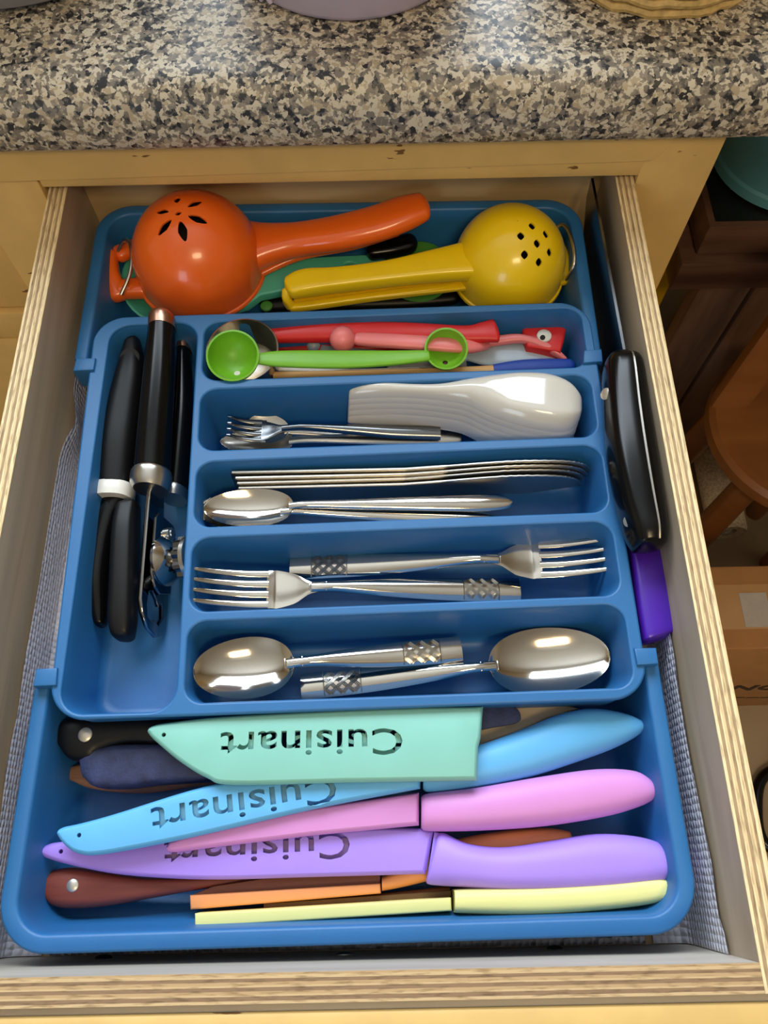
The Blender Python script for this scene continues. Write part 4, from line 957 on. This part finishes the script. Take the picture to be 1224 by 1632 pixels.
# ------------------------------------------------------------------ gap on the right: riveted knife and purple spatula
rkf = thing('riveted_knife', 'large knife with black riveted handle wedged between tray and drawer side', 'knife', P(1000, 720, .02))
def scale_half(sgn):
    st = []
    for x0, x1, y, z, hh in ((978, 1022, 574, .060, .010), (966, 1028, 590, .060, .0145), (968, 1036, 660, .060, .0155), (980, 1049, 760, .060, .0155), (998, 1060, 840, .061, .0155), (1012, 1060, 868, .061, .012)):
        st.append((x0, y, x1, y, z, hh))
    return st
hst = [(968, 572, 1012, 572, .074, .010), (962, 590, 1022, 588, .074, .0145), (964, 660, 1033, 656, .074, .015), (970, 730, 1044, 726, .074, .0155), (984, 800, 1054, 796, .074, .0155), (998, 848, 1060, 844, .074, .015), (1008, 870, 1060, 866, .074, .012)]
mk('handle_scales', loft_px(hst, e=2.9, round0=.002, round1=.003), 'dark', rkf)
mk('tang', loft_px([(a + (b - a) * .60, y, a + (b - a) * .685, y, z, hh + .0002) for a, y, b, _, z, hh in hst], e=6, k=4), 'satin', rkf)
for x, y in ((966, 628), (984, 724), (1003, 830)):
    p = P(x, y, .079); mk('rivet', lathe([(.0038, 0), (.0038, .0006), (.003, .001), (0, .0012)], p, Vector((-.78, -.1, .62)), 20), 'pinsteel', rkf)
bp0, bp1 = P(944, 284, .080), P(1000, 584, .074)
bl = [bp1 + Vector((0, 0, 0)), bp0]
nrm = Vector((1, 0, 0))
R = []
for q in [i / 10 for i in range(11)]:
    p = bp1.lerp(bp0, q); lo = .022 + .05 * max(0, q - .8) / .2 * .8
    R.append([p + Vector((-.0009, 0, 0)), p + Vector((.0009, 0, 0)), Vector((p.x + .0002, p.y, lo)), Vector((p.x - .0002, p.y, lo))])
mk('blade', rings(R), 'dsteel', rkf, sharp=30)
ps_ = thing('purple_spatula', 'deep purple silicone spatula head below the riveted knife', 'spatula', P(1040, 960, .01))
mk('blade', loft_px([(975, 760, 1012, 760, .047, .008), (992, 840, 1046, 840, .047, .009), (1002, 900, 1062, 896, .047, .010), (1010, 970, 1073, 962, .047, .010), (1020, 1024, 1078, 1006, .047, .009)], e=5, k=4, round1=.002), 'purple', ps_)
mk('handle', loft_px([(950, 640, 968, 640, .044, .006), (965, 720, 985, 720, .045, .006), (980, 770, 1008, 770, .047, .006)], k=3), 'purple', ps_)
# ------------------------------------------------------------------ on the counter
TZ = .1806
def pot(name, label, cat_, front, r, m, prof, deco=None):
    p = P(front[0], front[1], TZ); c = Vector((p.x, p.y + r, TZ + .0002))
    t = thing(name, label, cat_, c)
    mk('body', lathe(prof, c, Z, 64), m, t)
    return t, c
lavt, lc = pot('lavender_tub', 'lavender plastic tub with embossed flowers on the counter', 'tub', (560, 40), .075, 'lav', [(0, 0), (.070, 0), (.074, .002), (.0755, .005), (.092, .10), (.094, .102), (.091, .103), (.074, .006), (0, .004)])
g = []
fc = Vector((lc.x - .0755 * math.sin(.75), lc.y - .0755 * math.cos(.75), TZ + .014))
fd = Vector((-math.sin(.75), -math.cos(.75), .0)); fs_ = Vector((math.cos(.75), -math.sin(.75), 0))
for k in range(7):
    q = 2 * math.pi * k / 7
    pts = [fc + fd * .002 + (fs_ * math.cos(q) + Z * math.sin(q)) * d + fd * .0009 * d / .002 * .15 for d in (.003, .006, .009, .011)]
    g.append(tube(pts, [.001, .0018, .002, .0012], 8))
mk('embossed_flower', join(*g), 'lav', lavt)
bt_, bc_ = pot('straw_basket', 'golden woven straw basket on the counter', 'basket', (1072, 30), .070, 'straw', [(0, 0), (.064, 0), (.069, .004), (.076, .03), (.078, .08), (.074, .08), (.07, .03), (0, .006)])
for k in range(9):
    q = .003 + k * .0072; rr = .0685 + (.076 - .0685) * min(1, q / .03)
    mk('straw_coil', tube([bc_ + Vector(((rr + .0006 * math.sin(i * 2.4)) * math.cos(2 * math.pi * i / 60), (rr + .0006 * math.sin(i * 2.4)) * math.sin(2 * math.pi * i / 60), q + .0008 * math.sin(i * 1.7 + k))) for i in range(60)], .0034, 8, True), 'straw', bt_)
pot('grey_tub', 'dark grey rounded tub at the left end of the counter', 'tub', (-15, 33), .095, 'greybin', [(0, 0), (.085, 0), (.094, .006), (.104, .07), (.106, .12), (.102, .12), (.09, .01), (0, .006)])
# ------------------------------------------------------------------ beside the cabinet, below the counter
def bx(name, p, x1, y1, z0, m, par=None): pass
st_ = thing('step_stool', 'dark stained wooden bench with thick top and board legs', 'bench', (.47, .75, FL))
BZ = -.20
b0 = P(1131, 362, BZ); bl_ = P(1113, 300, BZ)
mk('top', box(b0.x, b0.x + .34, b0.y, b0.y + .26, BZ - .045, BZ, .003), 'darkwood', st_)
mk('top_inlay', box(b0.x + .008, b0.x + .332, b0.y + .008, b0.y + .252, BZ - .001, BZ + .001), 'darktop', st_)
mk('apron', box(b0.x - .018, b0.x + .355, b0.y - .012, b0.y + .27, BZ - .095, BZ - .0475, .003), 'darkwood', st_)
for k in range(3):
    x0 = b0.x + .030 + k * .072
    mk('leg_board', box(x0, x0 + .066, b0.y + .005, b0.y + .030, FL, BZ - .096, .002), 'darkwoodv', st_)
for k in range(2):
    mk('leg_board', box(b0.x + .03 + k * .15, b0.x + .09 + k * .15, b0.y + .22, b0.y + .245, FL, BZ - .096, .002), 'darkwoodv', st_)
bn = thing('blue_bin', 'round teal blue plastic bin standing on the dark bench', 'bin', (0, 0, 0))
e1, e2, e3 = P(1140, 280, BZ), P(1168, 312, BZ), P(1215, 338, BZ)
def circ(a, b, c):
    ax_, ay, bx_, by, cx, cy = a.x, a.y, b.x, b.y, c.x, c.y; d = 2 * (ax_ * (by - cy) + bx_ * (cy - ay) + cx * (ay - by))
    ux = ((ax_ ** 2 + ay ** 2) * (by - cy) + (bx_ ** 2 + by ** 2) * (cy - ay) + (cx ** 2 + cy ** 2) * (ay - by)) / d
    uy = ((ax_ ** 2 + ay ** 2) * (cx - bx_) + (bx_ ** 2 + by ** 2) * (ax_ - cx) + (cx ** 2 + cy ** 2) * (bx_ - ax_)) / d
    return Vector((ux, uy, 0))
bcn = circ(e1, e2, e3); brd = (bcn - Vector((e1.x, e1.y, 0))).length
brd = min(max(brd, .07), .14); dirc = (bcn - Vector((e2.x, e2.y, 0))).normalized(); bcn = Vector((e2.x, e2.y, 0)) + dirc * brd
bn.location = (bcn.x, bcn.y, BZ + .0012)
mk('body', lathe([(0, 0), (brd - .006, 0), (brd, .004), (brd, .016), (brd - .003, .019), (brd + .012, .20), (brd + .016, .204), (brd + .008, .205), (brd - .01, .02), (0, .01)], (bcn.x, bcn.y, BZ + .0012), Z, 56), 'binblue', bn)
fq = math.atan2(-.9, .25)
mk('rib', box(bcn.x + brd * .45, bcn.x + brd * .45 + .012, bcn.y - brd * .93, bcn.y - brd * .80, BZ + .0012, BZ + .17, .002), 'binblue', bn)
# yellow bin sliver beside the cabinet
yb = P(1092, 402, -.30)
yt = thing('yellow_crate', 'yellow plastic crate between the cabinet side and the dark bench', 'crate', (yb.x - .05, yb.y + .06, FL))
def crate(x0, x1, y0, y1, z0, z1, w=.004):
    return join(box(x0, x1, y0, y0 + w, z0, z1), box(x0, x1, y1 - w, y1, z0, z1), box(x0, x0 + w, y0 + w, y1 - w, z0, z1), box(x1 - w, x1, y0 + w, y1 - w, z0, z1), box(x0 + w, x1 - w, y0 + w, y1 - w, z0, z0 + w))
mk('body', crate(yb.x - .12, yb.x, yb.y, yb.y + .16, FL, -.30), 'bagyellow', yt, smooth=False)
mk('rim', crate(yb.x - .124, yb.x + .004, yb.y - .004, yb.y + .164, -.315, -.298, .008), 'bagyellow', yt, smooth=False)
# round wooden stool with a back post
ch = thing('wooden_stool', 'orange-brown round seated wooden chair beside the dark bench', 'chair', (.53, .5, FL))
SZ = -.34
s_a, s_b, s_c = P(1124, 620, SZ), P(1148, 720, SZ), P(1215, 798, SZ)
scn = circ(s_a, s_b, s_c); srd = min(.118, (scn - Vector((s_a.x, s_a.y, 0))).length)
dirc = (scn - Vector((s_b.x, s_b.y, 0))).normalized(); scn = Vector((s_b.x, s_b.y, 0)) + dirc * srd
mk('seat', lathe([(0, -.004), (srd * .6, -.002), (srd - .02, .004), (srd - .006, .004), (srd, -.002), (srd, -.018), (srd - .008, -.026), (0, -.026)], (scn.x, scn.y, SZ), Z, 64), 'chairwood', ch)
for q in (3.85, 5.9, .45, 2.25):
    a = Vector((scn.x + srd * .72 * math.cos(q), scn.y + srd * .72 * math.sin(q), SZ - .02)); b = Vector((scn.x + srd * .98 * math.cos(q), scn.y + srd * .98 * math.sin(q), FL))
    mk('leg', tube([a, a.lerp(b, .5), b], [.017, .019, .014], 14), 'chairwood', ch)
pp = P(1163, 640, SZ + .002)
mk('back_post', loft([(Vector((pp.x, pp.y, SZ)) + Vector((.025 * k / 6, .03 * k / 6, .24 * k / 6)), Vector((.024, 0, 0)), Vector((0, .010, 0))) for k in range(7)], 16, 4), 'chairwood', ch)
mk('back_post', loft([(Vector((pp.x + .16, pp.y + .03, SZ)) + Vector((-.005 * k / 6, .03 * k / 6, .24 * k / 6)), Vector((.02, 0, 0)), Vector((0, .010, 0))) for k in range(7)], 16, 4), 'chairwood', ch)
# rolled rugs
def roll(c, r, L, label):
    t = thing('rolled_rug', label, 'rug', (c.x, c.y, c.z - r))
    n = 40; pr = []
    mk('outer_layer', lathe([(r * .45, 0), (r * .9, -.002), (r, .003), (r, L - .003), (r * .9, L), (r * .45, L)], c, Vector((0, 1, 0)), 32, cap=False), 'rug', t)
    sp = []
    for i in range(70):
        q = i * .36; rr = r * (.12 + .8 * i / 70); sp.append((q, rr))
    g = rings([[c + Vector((rr * math.cos(q), d, rr * math.sin(q))) for d in (.001, .03)] for q, rr in sp], closed=False, cap=False)
    mk('inner_spiral', g, 'rug', t)
roll(P(1160, 848, FL + .0302), .030, .14, 'narrow beige woven rug rolled up below the round chair')
roll(P(1232, 772, FL + .0452) + Vector((.012, 0, 0)), .045, .06, 'wider darker rolled rug behind the narrow roll')
# cardboard box
cb = thing('cardboard_box', 'brown cardboard box with clear tape and marker lettering on the floor', 'box', (.5, .3, FL))
KZ = -.36
k0 = P(1120, 1036, KZ); k1 = P(1224, 1032, KZ); kb = P(1180, 902, KZ)
bx0 = k0.x - .10; by0 = k0.y; by1 = kb.y
mk('body', box(bx0, bx0 + .42, by0, by1, FL, KZ, .002), 'cardboard', cb)
mk('tape', box(bx0 - .001, bx0 + .421, (by0 + by1) / 2 - .026, (by0 + by1) / 2 + .026, KZ, KZ + .0006), 'tape', cb)
tp0, tp1 = P(1188, 1000, KZ), P(1214, 945, KZ)
mk('grey_tape', box(tp0.x, tp1.x + .004, tp0.y, tp1.y, KZ + .0007, KZ + .0014), 'foiltape', cb)
mk('top_flap', box(bx0 + .002, bx0 + .418, by0 + .002, (by0 + by1) / 2 - .001, KZ - .0005, KZ + .0004), 'cardboard', cb, smooth=False)
tl = text_loops('NG', .045, .0012); tw0 = PY(1158, 1100, by0)
txt = curve_plate(tl, 0, .0008, .0001)
mk('lettering', ([Vector((tw0.x + v.x, by0 - v.z, tw0.z + v.y)) for v in txt[0]], txt[1]), 'ink', cb)
for k in range(3):
    p = PY(1166 + k * 22, 1112, by0); mk('lettering', box(p.x, p.x + .018, by0 - .0006, by0, p.z, p.z + .003), 'ink', cb, smooth=False)
# black hoop on the floor
hp = [P(x, y, FL + .012) for x, y in ((1260, 1215), (1215, 1240), (1206, 1290), (1216, 1340), (1260, 1370))]
single('black_hose', tube(cat([tuple(p) for p in hp], 8), .008, 12), 'dark', 'black curved hose lying on the floor beside the drawer', 'hose')
# ceiling lamp and its shade
cl = thing('ceiling_lamp', 'square ceiling lamp above the kitchen floor', 'lamp', (.25, -.75, 1.62))
mk('housing', box(-.05, .55, -1.05, -.45, 1.625, 1.66, .004), 'frame', cl)
#@@END
